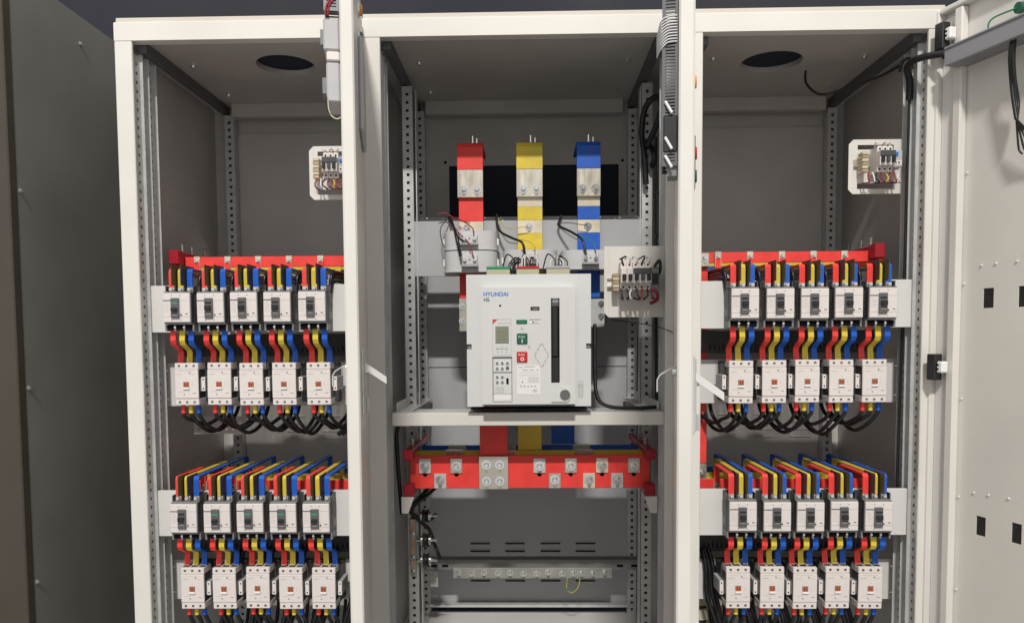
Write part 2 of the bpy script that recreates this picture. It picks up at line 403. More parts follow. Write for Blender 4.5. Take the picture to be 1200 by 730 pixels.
LX0, LX1, CX1, RX1 = -1.0215, -0.397, 0.404, 1.045
cabL = cabinet('switchgear_cabinet', 'cream steel cabinet bay with fan opening and breakers, standing next to the dark panel', LX0, LX1, (-0.654, 0.212, 0.079))
part('added_bounce_skin', M().box(LX0-0.0015, LX0+0.0004, 0.034, DEP, ZB, 2.13, PAINT), cabL)  # cream skin added to bounce light across the gap onto the neighbouring panel
cabC = cabinet('switchgear_cabinet', 'wide cream cabinet bay holding the large white circuit breaker on its shelf', LX1, CX1, None, (-0.243, 0.312, 1.769, 1.949))
cabR = cabinet('switchgear_cabinet', 'cream cabinet bay with fan opening beside the open door with black cutouts', CX1, RX1, (0.691, 0.24, 0.082))

fu = {s: cached(('front_upright', s), lambda b, s=s: front_upright(b, s)) for s in (1, -1)}
ru = cached('rear_upright', lambda b: face_upright(b))
part('upright', fu[1], cabL, (-0.998, 0.004, 0)); part('upright', fu[-1], cabR, (1.0215, 0.004, 0))
part('upright', fu[1], cabC, (-0.381, 0.004, 0)); part('upright', fu[-1], cabC, (0.388, 0.004, 0))
part('upright', fu[-1], cabL, (-0.42, 0.004, 0)); part('upright', fu[1], cabR, (0.427, 0.004, 0))
for cb, xs in ((cabL, (-0.951, -0.468)), (cabC, (-0.330, 0.350)), (cabR, (0.475, 0.987))):
    for x in xs: part('upright', ru, cb, (x, 0.562 if cb is not cabC else 0.545, 0))
for x in (-0.332, 0.358): part('upright', ru, cabC, (x, 0.30, 0))
# thin posts beside the mid uprights
for x in (-0.310, 0.338): part('upright_flange', M().box(x, x+0.003, 0.302, 0.335, 0.5, 2.1, ZINC), cabC)

# ventilation slots in the back and side panels
slot = cached('vent_slot', lambda b: b.box(0, 0.065, -0.0035, 0, -0.0016, 0.0016, HOLE))
hood = cached('vent_hood', lambda b: b.prism([(-0.0005, 0.004), (-0.0030, -0.001), (-0.0026, -0.002), (-0.0005, -0.002)], 0, 0.065, INNER, 'x'))
def vent(cb, x, y, z, w_=1.0):
    o = part('vent_slot', slot, cb, (x, y, z)); o.scale = (w_, 1, 1)
for x in (-0.183, -0.067, 0.051, 0.167):
    for z in (0.703, 0.677, 0.651, 0.577): vent(cabC, x, DEP-0.0455, z)
for x in (-0.127, -0.010, 0.108):
    for z in (1.130, 1.108, 1.086):
        o = part('vent_hood', hood, cabC, (x-0.02, DEP-0.0455, z))
for cb, xs in ((cabL, (-0.80, -0.68, -0.56)), (cabR, (0.52, 0.64, 0.76, 0.88))):
    for x in xs:
        for z in (1.055, 1.08, 1.105, 1.13): part('vent_hood', hood, cb, (x, DEP-0.0205, z))
sidehood = cached('side_hood', lambda b: b.prism([(0.0, 0.0045), (0.0009, -0.001), (0.0007, -0.002), (0.0, -0.002)], 0, 0.06, INNER, 'y'))
for yy in (0.17, 0.27, 0.37, 0.47):
    for k in range(8):
        part('vent_hood', sidehood, cabL, (LX0+0.0042, yy, 1.68+0.03*k))
        if k < 5: part('vent_hood', sidehood, cabL, (LX0+0.0042, yy, 1.02+0.03*k))

# ------------------------------------------------------------------ mounting plates
def plate(cb, x0, x1, y, z0, z1, th=0.003, lip=0.012, m_=PLATE):
    mb = M(); mb.box(x0, x1, y, y+th, z0, z1, m_, 0.001)
    mb.box(x0+0.001, x1-0.001, y+th, y+th+lip, z0+0.0006, z0+0.003, m_); mb.box(x0+0.001, x1-0.001, y+th, y+th+lip, z1-0.003, z1-0.0006, m_)
    return part('mounting_plate', mb, cb)
YM, YC = 0.05, 0.15
ps = cached('plate_screw', lambda b: (b.cyl((0, 0, 0), (0, -0.004, 0), 0.006, STEEL, 10), b.cyl((0, -0.004, 0), (0, -0.008, 0), 0.0035, STEEL, 6)))
for cb, xa, xb, ca, cb_ in ((cabL, -0.983, -0.43, -0.993, -0.43), (cabR, 0.437, 1.003, 0.437, 1.017)):
    for z0, z1 in ((1.405, 1.527), (0.8645, 0.9865)): plate(cb, xa, xb, YM, z0, z1)
    for z0, z1 in ((1.203, 1.3225), (0.660, 0.7725)):
        p = plate(cb, ca, cb_, YC, z0, z1)
        xs = ca+0.008 if cb is cabL else cb_-0.008
        for z in (z0+0.02, z1-0.02): part('screw', ps, p, (xs, YC, z))
    # black slotted wiring duct behind the joint of breakers and contactors
    for zt in (1.400, 0.852):
        a, b = (xa+0.035, -0.445) if cb is cabL else (0.452, xb-0.03)
        if zt < 1: z0 = 0.789; z1 = 0.856
        else: z0, z1 = 1.340, 1.400
        mb = M(); hl = []; x = a+0.008
        while x+0.004 < b-0.004: hl.append((round(x, 4), round(x+0.004, 4), z0+0.010, z0+0.024)); x += 0.0125
        mb.panel('y', 0.172, 0.174, a, b, z0, z1, hl, DUCTD)
        mb.box(a, b, 0.174, 0.215, z0, z0+0.002, DUCTD); mb.box(a, b, 0.174, 0.215, z1-0.002, z1, DUCTD); mb.box(a, b, 0.213, 0.215, z0+0.002, z1-0.002, MGREY)
        solo('wire_duct', mb, 'black slotted wiring duct behind the %s row of links in the %s' % ('upper' if zt > 1 else 'lower', 'dark panel bay' if cb is cabL else 'cutout door bay'), 'wire duct', 'black slotted wiring ducts')
        part('crossbar', M().box(a-0.02, b+0.02, 0.22, 0.225, z0-0.045, z0+0.05, INNER), cb)
part('mounting_plate', M().box(-0.326, 0.366, 0.305, 0.308, 1.566, 1.726, BPLATE, 0.001), cabC, label='wide pale cross plate behind the transformer rings')

# ------------------------------------------------------------------ moulded case breakers
ORD = ['first', 'second', 'third', 'fourth', 'fifth']
PP = 0.0235
jit = random.Random(11)
def mccb_base(b):
    b.box(-0.0355, 0.0355, -0.044, -0.0015, -0.043, 0.040, DGREY, 0.0015); b.box(-0.0345, 0.0345, -0.0605, -0.0441, -0.0374, 0.0364, DGREY, 0.001)
    b.box(-0.0355, 0.0355, -0.020, -0.0015, 0.040, 0.055, DGREY); b.box(-0.0355, 0.0355, -0.020, -0.0015, -0.059, -0.043, DGREY)
    for x in (-0.0352, -PP/2, PP/2, 0.0352):
        b.box(x-0.0013, x+0.0013, -0.050, -0.020, 0.040, 0.0555, DGREY); b.box(x-0.0022, x+0.0022, -0.054, -0.020, -0.0595, -0.043, MGREY)
    b.box(-0.0360, -0.0345, -0.030, -0.004, -0.030, -0.012, MGREY); b.box(0.0345, 0.0360, -0.030, -0.004, -0.030, -0.012, MGREY)
    b.box(-0.0364, -0.0345, -0.040, -0.004, 0.004, 0.03, DGREY); b.box(0.0345, 0.0364, -0.040, -0.004, 0.004, 0.03, DGREY)
def mccb_cover(b):
    b.box(-0.0340, 0.0340, -0.0695, -0.0606, -0.0375, 0.0365, WHITEP, 0.0015)
    b.box(-0.0345, 0.0345, -0.0640, -0.0440, 0.0366, 0.0405, MGREY, 0.001); b.box(-0.0345, 0.0345, -0.0640, -0.0440, -0.0425, -0.0376, MGREY, 0.001)
def mccb_print(b):
    y = -0.0697
    b.box(-0.0335, -0.0138, y, y+0.0004, 0.0162, 0.0190, INK); b.box(0.0105, 0.0335, y, y+0.0004, 0.0172, 0.0179, FAINT)
    b.box(-0.0335, 0.0335, y, y+0.0004, -0.0236, -0.0227, FAINT)
    for x in (-0.0135, 0.0085):
        for z in (0.0295, -0.0325): b.box(x, x+0.003, y, y+0.0004, z, z+0.0016, INK)
    b.box(0.0225, 0.0285, y, y+0.0004, -0.0172, -0.0148, INK)
    for k in range(5): b.box(-0.031, -0.022+0.003*(k % 2), y, y+0.0004, 0.010-0.0055*k, 0.0107-0.0055*k, FAINT)
    b.cyl((0.0115, y+0.0004, -0.0185), (0.0115, y-0.0008, -0.0185), 0.0021, BLACK, 8)
def mccb_bezel(b): b.box(-0.0130, 0.0082, -0.0748, -0.0694, -0.0270, 0.0237, HGREY, 0.0012)
def mccb_toggle_on(b):
    b.box(-0.0100, 0.0052, -0.0765, -0.0747, 0.0105, 0.0140, BLACK); b.box(-0.0098, 0.0050, -0.0840, -0.0747, -0.0065, 0.0045, BLACK, 0.0012)
    b.box(-0.0085, 0.0040, -0.0756, -0.0747, -0.0170, -0.0150, FAINT)
def mccb_toggle_off(b):
    b.box(-0.0096, 0.0048, -0.0835, -0.0747, -0.0100, -0.0010, BLACK, 0.0012); b.box(-0.0085, 0.0040, -0.0756, -0.0747, -0.0200, -0.0180, FAINT)
def mccb_window(b): b.box(-0.0095, 0.0048, -0.0757, -0.0747, 0.0085, 0.0125, GRNW)
def mccb_term(b):
    for k in (-1, 0, 1):
        x = k*PP
        b.box(x-0.007, x+0.007, -0.043, -0.020, 0.0402, 0.0425, TIN); b.cyl((x, -0.034, 0.0425), (x, -0.034, 0.0475), 0.005, STEEL, 8)
        b.cyl((x, -0.0445, 0.047), (x, -0.050, 0.047), 0.0042, STEEL, 10)
        b.box(x-0.008, x+0.008, -0.0535, -0.044, -0.0565, -0.0445, HOLE)
    for x in (-PP/2, PP/2): b.cyl((x, -0.052, -0.050), (x, -0.056, -0.050), 0.003, STEEL, 8)
def barrier_b(b): b.box(-0.0010, 0.0010, -0.068, -0.006, 0.056, 0.1075, BARRIER)
ATT = ((0.115, 0.118), (0.222, 0.118), (0.322, 0.118))
def top_link(b, k, upper):
    mm = (RED, YEL, BLU)[k]; yb = (0.112, 0.215, 0.315)[k]
    if upper: pts = [(-0.040, 0.044), (-0.040, 0.052), (-0.040, 0.092), (-0.036, 0.0975), (yb-0.004, 0.0975), (yb, 0.102), (yb, 0.130), (yb, 0.138)]
    else: pts = [(-0.040, 0.044), (-0.040, 0.052), (-0.040, 0.096), (-0.036, 0.1015), (yb-0.004, 0.1015), (yb, 0.097), (yb, 0.050), (yb, 0.042)]
    b.strip(pts, 0.0140, 0.0042, mm, TIN)
def bot_link(b, k, dx):
    mm = (RED, YEL, BLU)[k]
    pts = [(-0.036, -0.046), (-0.036, -0.055), (-0.036, -0.083), (-0.030, -0.092), (0.014, -0.108), (0.020, -0.116), (0.020, -0.1462), (0.020, -0.152)]
    b.strip(pts, 0.0140, 0.0042, mm, TIN, dx)

def make_mccb(x, z, off, upper, dx, label):
    t = thing('moulded_breaker', label, 'circuit breaker', (x+jit.uniform(-.0012, .0012), YM, z+jit.uniform(-.0008, .0008)), 0, 'moulded breakers in rows'); t.rotation_euler = (0, jit.uniform(-.006, .006), jit.uniform(-.004, .004))
    part('base', cached('mccb_base', mccb_base), t); c = part('cover', cached('mccb_cover', mccb_cover), t)
    part('printed_marks', cached('mccb_print', mccb_print), c); part('terminals', cached('mccb_term', mccb_term), t)
    bz = part('handle_bezel', cached('mccb_bezel', mccb_bezel), t)
    part('toggle', cached('mccb_off', mccb_toggle_off) if off else cached('mccb_on', mccb_toggle_on), bz)
    if off: part('status_window', cached('mccb_win', mccb_window), bz, label='green status window')
    for xx in (-PP/2, PP/2): part('phase_barrier', cached('barrier', barrier_b), t, (xx, 0, 0))
    for k in range(3):
        nm = ('red', 'yellow', 'blue')[k]
        part('supply_link', cached(('supply_link', k, upper), lambda b: top_link(b, k, upper)), t, ((k-1)*PP, 0, 0), label='%s sleeved link bar to the busbars' % nm)
        part('load_link', cached(('load_link', k, round(dx, 3)), lambda b: bot_link(b, k, round(dx, 3))), t, ((k-1)*PP, 0, 0), label='%s sleeved link bar to the contactor' % nm)
    if upper:
        sx = 1 if x < 0 else -1
        for k, (zz, mm) in enumerate(((0.066, RUBBER), (0.078, RUBBER), (0.090, RUBBER), (0.072, WIREW), (0.084, WIRER))):
            part('control_cable', cached(('control_cable', k, sx), lambda b: b.tube([(sx*0.033, -0.010, zz-0.030), (sx*0.036, -0.003, zz-0.006), (sx*0.039, 0.03, zz+0.003), (sx*0.040, 0.12, zz+0.006), (sx*0.040, 0.26, zz+0.008)], 0.0046 if k < 3 else 0.0018, mm, 8, 4)), t, label='black control cable running back beside the links' if k < 3 else None)
    return t

# ------------------------------------------------------------------ contactors
def con_base(b):
    b.box(-0.0350, 0.0350, -0.020, -0.0005, -0.053, 0.053, DGREY, 0.001); b.box(-0.0340, 0.0340, -0.058, -0.020, -0.050, 0.050, DGREY, 0.001)
    for s in (-1, 1):
        b.box(s*0.0340, s*0.0345, -0.055, -0.03, -0.02, 0.02, MGREY)
        b.cyl((s*0.029, -0.020, 0.0505), (s*0.029, -0.024, 0.0505), 0.0035, STEEL, 8)
def con_cover(b):
    b.box(-0.0300, 0.0300, -0.0985, -0.058, -0.0380, 0.0380, DGREY, 0.0012)
    b.box(-0.0312, 0.0312, -0.105, -0.0986, -0.0378, 0.0378, WHITEC, 0.0015)
    b.box(-0.0312, 0.0312, -0.103, -0.056, 0.0381, 0.0555, WHITEC, 0.0015); b.box(-0.0312, 0.0312, -0.103, -0.056, -0.0555, -0.0381, WHITEC, 0.0015)
    for s in (-1, 1): b.box(s*0.0301, s*0.0310, -0.090, -0.062, -0.020, 0.016, LGREY)
def con_holes(b):
    for k in (-1, 0, 1):
        for z in (0.0475, -0.0475):
            b.cyl((k*0.0195, -0.1034, z), (k*0.0195, -0.0975, z), 0.0033, HOLE, 12)
            b.cyl((k*0.0195, -0.1036, z-0.001), (k*0.0195, -0.1032, z-0.001), 0.0016, STEEL, 8)
        b.box(k*PP*0.93-0.0085, k*PP*0.93+0.0085, -0.092, -0.070, 0.0553, 0.0558, HOLE); b.box(k*PP*0.93-0.0085, k*PP*0.93+0.0085, -0.092, -0.070, -0.0558, -0.0553, HOLE)
def con_print(b):
    y = -0.1052
    b.box(-0.026, -0.011, y, y+.0004, 0.0255, 0.0265, FAINT); b.box(0.010, 0.024, y, y+.0004, 0.0255, 0.0263, FAINT); b.box(-0.024, 0.018, y, y+.0004, 0.0345, 0.0351, FAINT)
    b.box(-0.022, -0.006, y, y+.0004, -0.0205, -0.0198, FAINT); b.box(0.016, 0.025, y, y+.0004, -0.0248, -0.0228, FAINT)
    b.cyl((0.009, y+.0004, 0.0295), (0.009, y-0.0004, 0.0295), 0.0021, MGREY, 8); b.cyl((-0.006, y+.0004, -0.027), (-0.006, y-0.0004, -0.027), 0.0021, KNOB, 8)
    b.box(-0.002, 0.003, y, y+.0004, 0.0125, 0.0131, FAINT)
    for z in (0.003, 0.0, -0.003, -0.006): b.box(0.0145, 0.0160, y, y+.0004, z, z+0.0008, FAINT)
def con_window(b):
    b.box(-0.0078, 0.0072, -0.1062, -0.1048, -0.0078, 0.0062, MGREY); b.box(-0.0066, 0.0060, -0.1072, -0.1061, -0.0066, 0.0050, ORANGE)
    for x in (-0.0035, 0.0018): b.box(x, x+0.0012, -0.1075, -0.1071, -0.005, 0.003, HOLE)
def con_tab(b): b.box(-0.0085, 0.0080, -0.1095, -0.1049, -0.0140, -0.0082, WHITE, 0.001)
def con_aux(b):
    b.box(0.0375, 0.0475, -0.098, -0.030, -0.0185, 0.0185, LGREY, 0.001); b.box(0.0378, 0.0472, -0.1005, -0.098, -0.018, 0.018, WHITEC)
    for z in (0.012, -0.012): b.cyl((0.0425, -0.1008, z), (0.0425, -0.0995, z), 0.0021, HOLE, 8)
    b.box(0.0342, 0.0375, -0.050, -0.032, -0.014, 0.014, DGREY)
    for z, y in ((0.010, -0.07), (-0.004, -0.06)): b.cyl((0.0474, y, z), (0.0478, y, z), 0.002, HOLE, 6)
SGN = 1
def con_cable(b, k, s, lower, var):
    x = 0; rr = random.Random(k*7+s*31+int(lower)*101+var*13); j = lambda a: rr.uniform(-a, a)*1.5
    z0 = -0.075; d = 0.046+0.005*k+j(0.008)
    if lower:
        pts = [(0, -0.080, z0), (s*0.006+j(.004), -0.075, z0-0.022), (s*(0.014+0.004*k)+j(.006), -0.055, z0-0.075), (s*(0.03+0.006*k), -0.02, z0-0.14), (s*0.055, 0.03, z0-0.17), (s*0.09, 0.08, z0-0.10), (s*0.10, 0.10, z0+0.02)]
    else:
        e = (2-k if s > 0 else k)
        pts = [(0, -0.080, z0), (s*0.003, -0.076, z0-0.015), (s*(0.012+0.005*e)+j(.003), -0.058, z0-d*0.75), (s*(0.028+0.005*e), -0.028, z0-d-0.004), (s*(0.047+0.004*e)+j(.003), 0.004, z0-d*0.80), (s*(0.058+0.003*e), 0.035, z0-0.010), (s*0.064, 0.065, z0+0.06)]
    b.tube(pts, 0.0052, RUBBER, 8, 5)
def con_sleeve(b, k, lower):
    b.tube([(0, -0.081, -0.0550), (0, -0.080, -0.078)], 0.0062, (RED, YEL, BLU)[k], 10, 1)

def make_contactor(x, z, s, lower, var, label):
    t = thing('contactor', label, 'contactor', (x+jit.uniform(-.0015, .0015), YC, z+jit.uniform(-.001, .001)), 0, 'contactors in rows'); t.rotation_euler = (jit.uniform(-.006, .006), jit.uniform(-.008, .008), jit.uniform(-.008, .008))
    part('base', cached('con_base', con_base), t); c = part('cover', cached('con_cover', con_cover), t)
    part('terminal_openings', cached('con_holes', con_holes), t); part('printed_marks', cached('con_print', con_print), c)
    part('coil_window', cached('con_window', con_window), t); part('test_tab', cached('con_tab', con_tab), t)
    a = part('auxiliary_contact', cached('con_aux', con_aux), t)
    if s < 0: a.scale = (-1, 1, 1)
    for k in range(3):
        nm = ('red', 'yellow', 'blue')[k]; px = (k-1)*0.0205
        cb_ = part('cable', cached(('cable', k, s, lower, var), lambda b: con_cable(b, k, s, lower, var)), t, (px, 0, 0), label='black cable with %s end sleeve' % nm)
        part('sleeve', cached(('sleeve', k), lambda b: con_sleeve(b, k, lower)), cb_)
    return t

CABN = {0: 'dark panel bay', 1: 'cutout door bay'}
rows = {
 (0, 1): ((-0.875, -0.790, -0.705, -0.620, -0.533), 1.467, (-0.885, -0.800, -0.713, -0.627, -0.536), 1.269, (1, 0, 0, 0, 0)),
 (1, 1): ((0.554, 0.640, 0.726, 0.811, 0.894), 1.466, (0.562, 0.647, 0.735, 0.821, 0.905), 1.267, (0, 0, 0, 0, 0)),
 (0, 0): ((-0.874, -0.789, -0.704, -0.618, -0.533), 0.929, (-0.885, -0.800, -0.712, -0.624, -0.533), 0.7245, (0, 1, 1, 1, 1)),
 (1, 0): ((0.555, 0.640, 0.725, 0.809, 0.893), 0.930, (0.562, 0.649, 0.734, 0.819, 0.904), 0.7255, (0, 0, 0, 0, 0)),
}
for (side, upper), (mx, mz, cx, cz, offs) in rows.items():
    rn = 'upper' if upper else 'lower'
    for i in range(5):
        pos = i if side == 0 else 4-i
        st = 'green window' if offs[i] else 'black toggle up'
        make_mccb(mx[i], mz, offs[i], upper, cx[i]-mx[i],
                  '%s breaker from outer post, %s row, %s, %s' % (ORD[pos], rn, CABN[side], st))
        make_contactor(cx[i], cz, 1 if side == 0 else -1, not upper, i,
                       'white contactor, %s from outer post, %s row, %s' % (ORD[pos], rn, CABN[side]))

# ------------------------------------------------------------------ side busbars and supports
BY = (0.168, 0.271, 0.371)
for side, (xa, xb) in enumerate(((-0.934, -0.44), (0.44, 0.957))):
    for upper, (z0, z1) in ((1, (1.5845, 1.6135)), (0, (0.962, 0.992))):
        for k in range(3):
            nm = ('red', 'yellow', 'blue')[k]
            t = thing('busbar', '%s sleeved horizontal busbar above the %s breakers, %s' % (nm, 'upper' if upper else 'lower', CABN[side]), 'busbar', (0, 0, 0), 0, 'sleeved busbars of the side cabinets')
            zk = 0.0 if upper else 0.0
            part('bar', M().box(xa, xb, BY[k], BY[k]+0.006, z0+zk, z1+zk, (RED, YEL, BLU)[k], 0.0012), t)
            mx = rows[(side, upper)][0]
            for x in mx:
                xx = x+(k-1)*PP
                yb = BY[k]-0.0005
                part('tab', cached(('tab', upper), lambda b: b.box(-0.0085, 0.0085, -0.004, 0, -0.034 if upper else 0.0, 0.0155 if upper else 0.030, TABM, 0.0008)), t, (xx, yb, (z0+z1)/2 if upper else z0))
                part('bolt', bolt_mesh(0.005, 0.004, 0.004), t, (xx, yb-0.004, (z0+z1)/2+0.002))
        # support arm at the outer end
        xo = -0.944 if side == 0 else 0.947; s = 1 if side == 0 else -1
        t = thing('busbar_support', 'red ribbed busbar support arm at the %s bars, %s' % ('upper' if upper else 'lower', CABN[side]), 'busbar support', (xo, 0.12, (z0+z1)/2), 0, 'red busbar supports')
        mb = M(); mb.box(-0.014, 0.014, 0, 0.035, -0.010, 0.030, REDP, 0.003); mb.box(-0.010, 0.010, 0.035, 0.33, -0.006, 0.028, REDP, 0.003)
        mb.box(-0.012, 0.012, 0.003, 0.33, -0.034, -0.012, REDP, 0.003); mb.box(-0.004, 0.004, 0.004, 0.32, -0.012, -0.006, REDP)
        part('block', mb, t)
        for yy in (0.055, 0.115, 0.2): part('stud', M().cyl((0, yy, 0.028), (0, yy, 0.050), 0.004, STEEL, 8), t)
# vertical riser in the right cabinet and its lug
t = thing('busbar', 'vertical red riser bar behind the plates next to the centre partition', 'busbar', (0.492, 0.178, 0))
part('bar', M().box(-0.014, 0.014, 0, 0.006, 1.035, 1.60, RED, 0.001), t)
part('lug', M().box(-0.0145, 0.0145, -0.003, 0.005, 0.985, 1.034, TIN, 0.001), t); part('bolt', bolt_mesh(0.007, 0.006, 0.006), t, (0, -0.003, 1.008))
part('lug', M().box(-0.010, 0.014, -0.0135, -0.001, 1.575, 1.612, TIN, 0.001), t); part('bolt', bolt_mesh(0.007, 0.006, 0.005), t, (0.002, -0.0135, 1.597))
t = thing('cable', 'thick black cable with red lug leaving the red bar beside the riser', 'cable', (0, 0, 0))
part('lug', M().box(0.520, 0.537, 0.160, 0.1645, 1.565, 1.612, TIN, 0.001), t)
mb = M(); mb.tube([(0.528, 0.160, 1.565), (0.530, 0.158, 1.545), (0.545, 0.17, 1.535), (0.62, 0.24, 1.545)], 0.008, RUBBER); mb.tube([(0.528, 0.1605, 1.572), (0.5285, 0.1595, 1.55)], 0.0092, RED, 10, 1); part('core', mb, t)
# black cable bundles seen behind the links
def bundle(label, pts, r, n=3, dx=0.012, dz=0.0):
    t = thing('cable_bundle', label, 'cable', (0, 0, 0), 0, 'black cable bundles'); rr = random.Random(len(label)+int(pts[0][0]*1000))
    for k in range(n): part('cable', M().tube([(p[0]+dx*k+rr.uniform(-.003, .003), p[1]+0.006*k, p[2]+dz*k+rr.uniform(-.003, .003)) for p in pts], r, RUBBER, 8, 5), t)
    return t
for i, x in enumerate((-0.765, -0.68, -0.595)):
    bundle('black cable loop behind the upper links, %s from the outer post, dark panel bay' % ORD[i], [(x-0.03, 0.24, 1.335), (x-0.025, 0.235, 1.375), (x+0.0, 0.232, 1.395), (x+0.03, 0.235, 1.37), (x+0.035, 0.24, 1.335)], 0.0055)
bundle('black cables rising between contactors and door edge, dark panel bay', [(-0.515, 0.16, 1.12), (-0.49, 0.165, 1.16), (-0.475, 0.165, 1.25), (-0.48, 0.165, 1.37), (-0.465, 0.166, 1.41)], 0.006, 4, 0.010)
bundle('black cable loop behind the upper links beside the riser bar', [(0.50, 0.225, 1.39), (0.535, 0.22, 1.398), (0.565, 0.222, 1.37), (0.575, 0.228, 1.32)], 0.007, 3, -0.012)
for i, x in enumerate((0.62, 0.71)):
    bundle('black cable loop behind the upper links, %s from the riser, cutout door bay' % ORD[i+1], [(x-0.03, 0.24, 1.335), (x-0.025, 0.235, 1.375), (x+0.0, 0.232, 1.395), (x+0.03, 0.235, 1.37), (x+0.035, 0.24, 1.335)], 0.0055)
for i, (x, s) in enumerate(((-0.83, 1), (-0.745, 1), (-0.655, 1), (-0.57, 1), (-0.485, 1))):
    bundle('thick black cables behind the lower contactors, %s group from the outer post, dark panel bay' % ORD[i], [(x+0.02, 0.15, 0.80), (x+0.012, 0.135, 0.75), (x+0.008, 0.13, 0.68), (x-0.012, 0.11, 0.60), (x-0.03, 0.10, 0.50)], 0.0065, 3, 0.010)
for i, x in enumerate((0.51, 0.60, 0.69, 0.775, 0.86)):
    bundle('thick black cables behind the lower contactors, %s group from the riser, cutout door bay' % ORD[i], [(x-0.02, 0.15, 0.80), (x-0.012, 0.135, 0.75), (x-0.008, 0.13, 0.68), (x+0.012, 0.11, 0.60), (x+0.03, 0.10, 0.50)], 0.0065, 3, 0.010)
# perforated trays beneath
def tray(cb, x0, x1, y, z0, z1):
    mb = M(); hl = []
    x = x0+0.012
    while x < x1-0.02:
        for z in (z0+0.010, z0+0.030): hl.append((round(x, 4), round(x+0.006, 4), z, z+0.006))
        x += 0.02
    mb.panel('y', y, y+0.002, x0, x1, z0, z1, hl, INNER); part('perforated_tray', mb, cb)
tray(cabL, -0.955, -0.80, 0.24, 1.115, 1.165)
tray(cabC, -0.30, -0.297+0.02, 0.44, 0.60, 0.65)
tray(cabL, -0.80, -0.45, 0.24, 0.56, 0.61); tray(cabR, 0.46, 0.80, 0.24, 0.56, 0.61)
t = thing('porcelain_post', 'pale ribbed insulator post low beside the riser, behind the contactor plate', 'insulator', (0.50, 0.22, 0.60))
mb = M()
for k in range(4): mb.cyl((0, 0, -0.10+0.042*k), (0, 0, -0.10+0.042*k+0.030), 0.026, CREAM, 20, 0.022); mb.cyl((0, 0, -0.07+0.042*k), (0, 0, -0.058+0.042*k), 0.018, BARRIER, 16)
part('ribs', mb, t)
for i, x in enumerate((0.545, 0.585)):
    solo('cable_clamp', M().cyl((x, 0.235, 1.345), (x, 0.235, 1.385), 0.016 if i == 0 else 0.011, MGREY if i == 0 else WIREW, 16), 'grey round clamp on the cable loop beside the riser' if i == 0 else 'white cable sleeve standing behind the first upper links near the riser', 'cable fitting')

# ------------------------------------------------------------------ doors
def door_local(x0, y0, x1, y1):
    d = Vector((x1-x0, y1-y0)); return d.length, atan2(d.y, d.x)
def door(cb, x0, y0, x1, y1, label):
    L, a = door_local(x0, y0, x1, y1)
    mb = M(); mb.box(0, L, -0.0235, 0, 0.11, 2.168, PAINT, 0.003)
    d = part('door', mb, cb, (x0, y0, 0), a, label)
    return d, L, a
dL, LL, aL = door(cabL, -0.394, -0.006, -0.283, -0.61, 'open cream door seen along its free edge')
dC, LC, aC = door(cabC, 0.402, -0.006, 0.2605, -0.79, 'open cream door seen along its free edge')
def door_handle(d, u, z, lev):
    mb = M(); mb.box(u-0.012, u+0.012, 0.0002, 0.005, z-0.062, z+0.062, STEEL, 0.002); mb.box(u-0.009, u+0.009, 0.005, 0.0075, z-0.058, z+0.058, ZINC, 0.001)
    part('handle', mb, d)
    mb = M(); l = Vector(lev)
    mb.cyl((u, 0.004, z+0.022), (u, 0.012, z+0.022), 0.008, STEEL, 12)
    p0 = Vector((u, 0.006, z+0.030)); p1 = p0+l; n = Vector((0, 0, 0.0065))
    b = len(mb.v); t_ = Vector((0.010, 0, 0))
    mb.v += [tuple(p+sx*t_+sz*n) for p in (p0, p1) for sx, sz in ((-1, -1), (1, -1), (1, 1), (-1, 1))]
    for k in range(4): j = (k+1) % 4; mb.face((b+k, b+j, b+4+j, b+4+k), PLATE)
    mb.face((b+3, b+2, b+1, b), PLATE); mb.face((b+4, b+5, b+6, b+7), PLATE)
    part('lever', mb, d)
    part('key_tag', M().box(u-0.004, u+0.004, 0.0076, 0.013, z-0.056, z-0.030, LGREY, 0.001), d)
door_handle(dL, LL-0.10, 1.303, (-0.006, 0.040, -0.028))
door_handle(dC, LC-0.07, 1.290, (-0.004, 0.044, -0.032))
def door_latch(d, u, z):
    mb = M(); mb.strip([(-0.0238, z+0.012), (-0.034, z+0.008), (-0.050, z-0.002), (-0.0545, z-0.010), (-0.0545, z-0.030)], 0.016, 0.0022, ZINC)
    mb.cyl((0, -0.0236, z+0.004), (0, -0.030, z+0.004), 0.008, STEEL, 12); part('latch', mb, d, (u, 0, 0))
door_latch(dL, LL-0.12, 1.325); door_latch(dC, LC-0.12, 1.322)
# lamps and a meter case on the outside of the doors
def lamp(d, u, z, m_):
    part('pilot_lamp', M().cyl((u, 0.0002, z), (u, 0.003, z), 0.015, STEEL, 18).cyl((u, 0.003, z), (u, 0.009, z), 0.012, m_, 18, 0.010), d)
lamp(dL, 0.33, 2.06, AMBER); lamp(dL, 0.33, 2.005, GRN)
part('meter_case', M().box(0.20, 0.40, 0.0003, 0.010, 1.80, 1.985, LGREY, 0.004), dL)
lamp(dC, LC-0.16, 1.690, REDB); lamp(dC, LC-0.16, 1.652, GRN); lamp(dC, LC-0.20, 1.82, AMBER)
part('lamp_box', M().box(LC-0.18, LC-0.14, 0.0003, 0.006, 1.63, 1.715, DGREY, 0.001), dC)

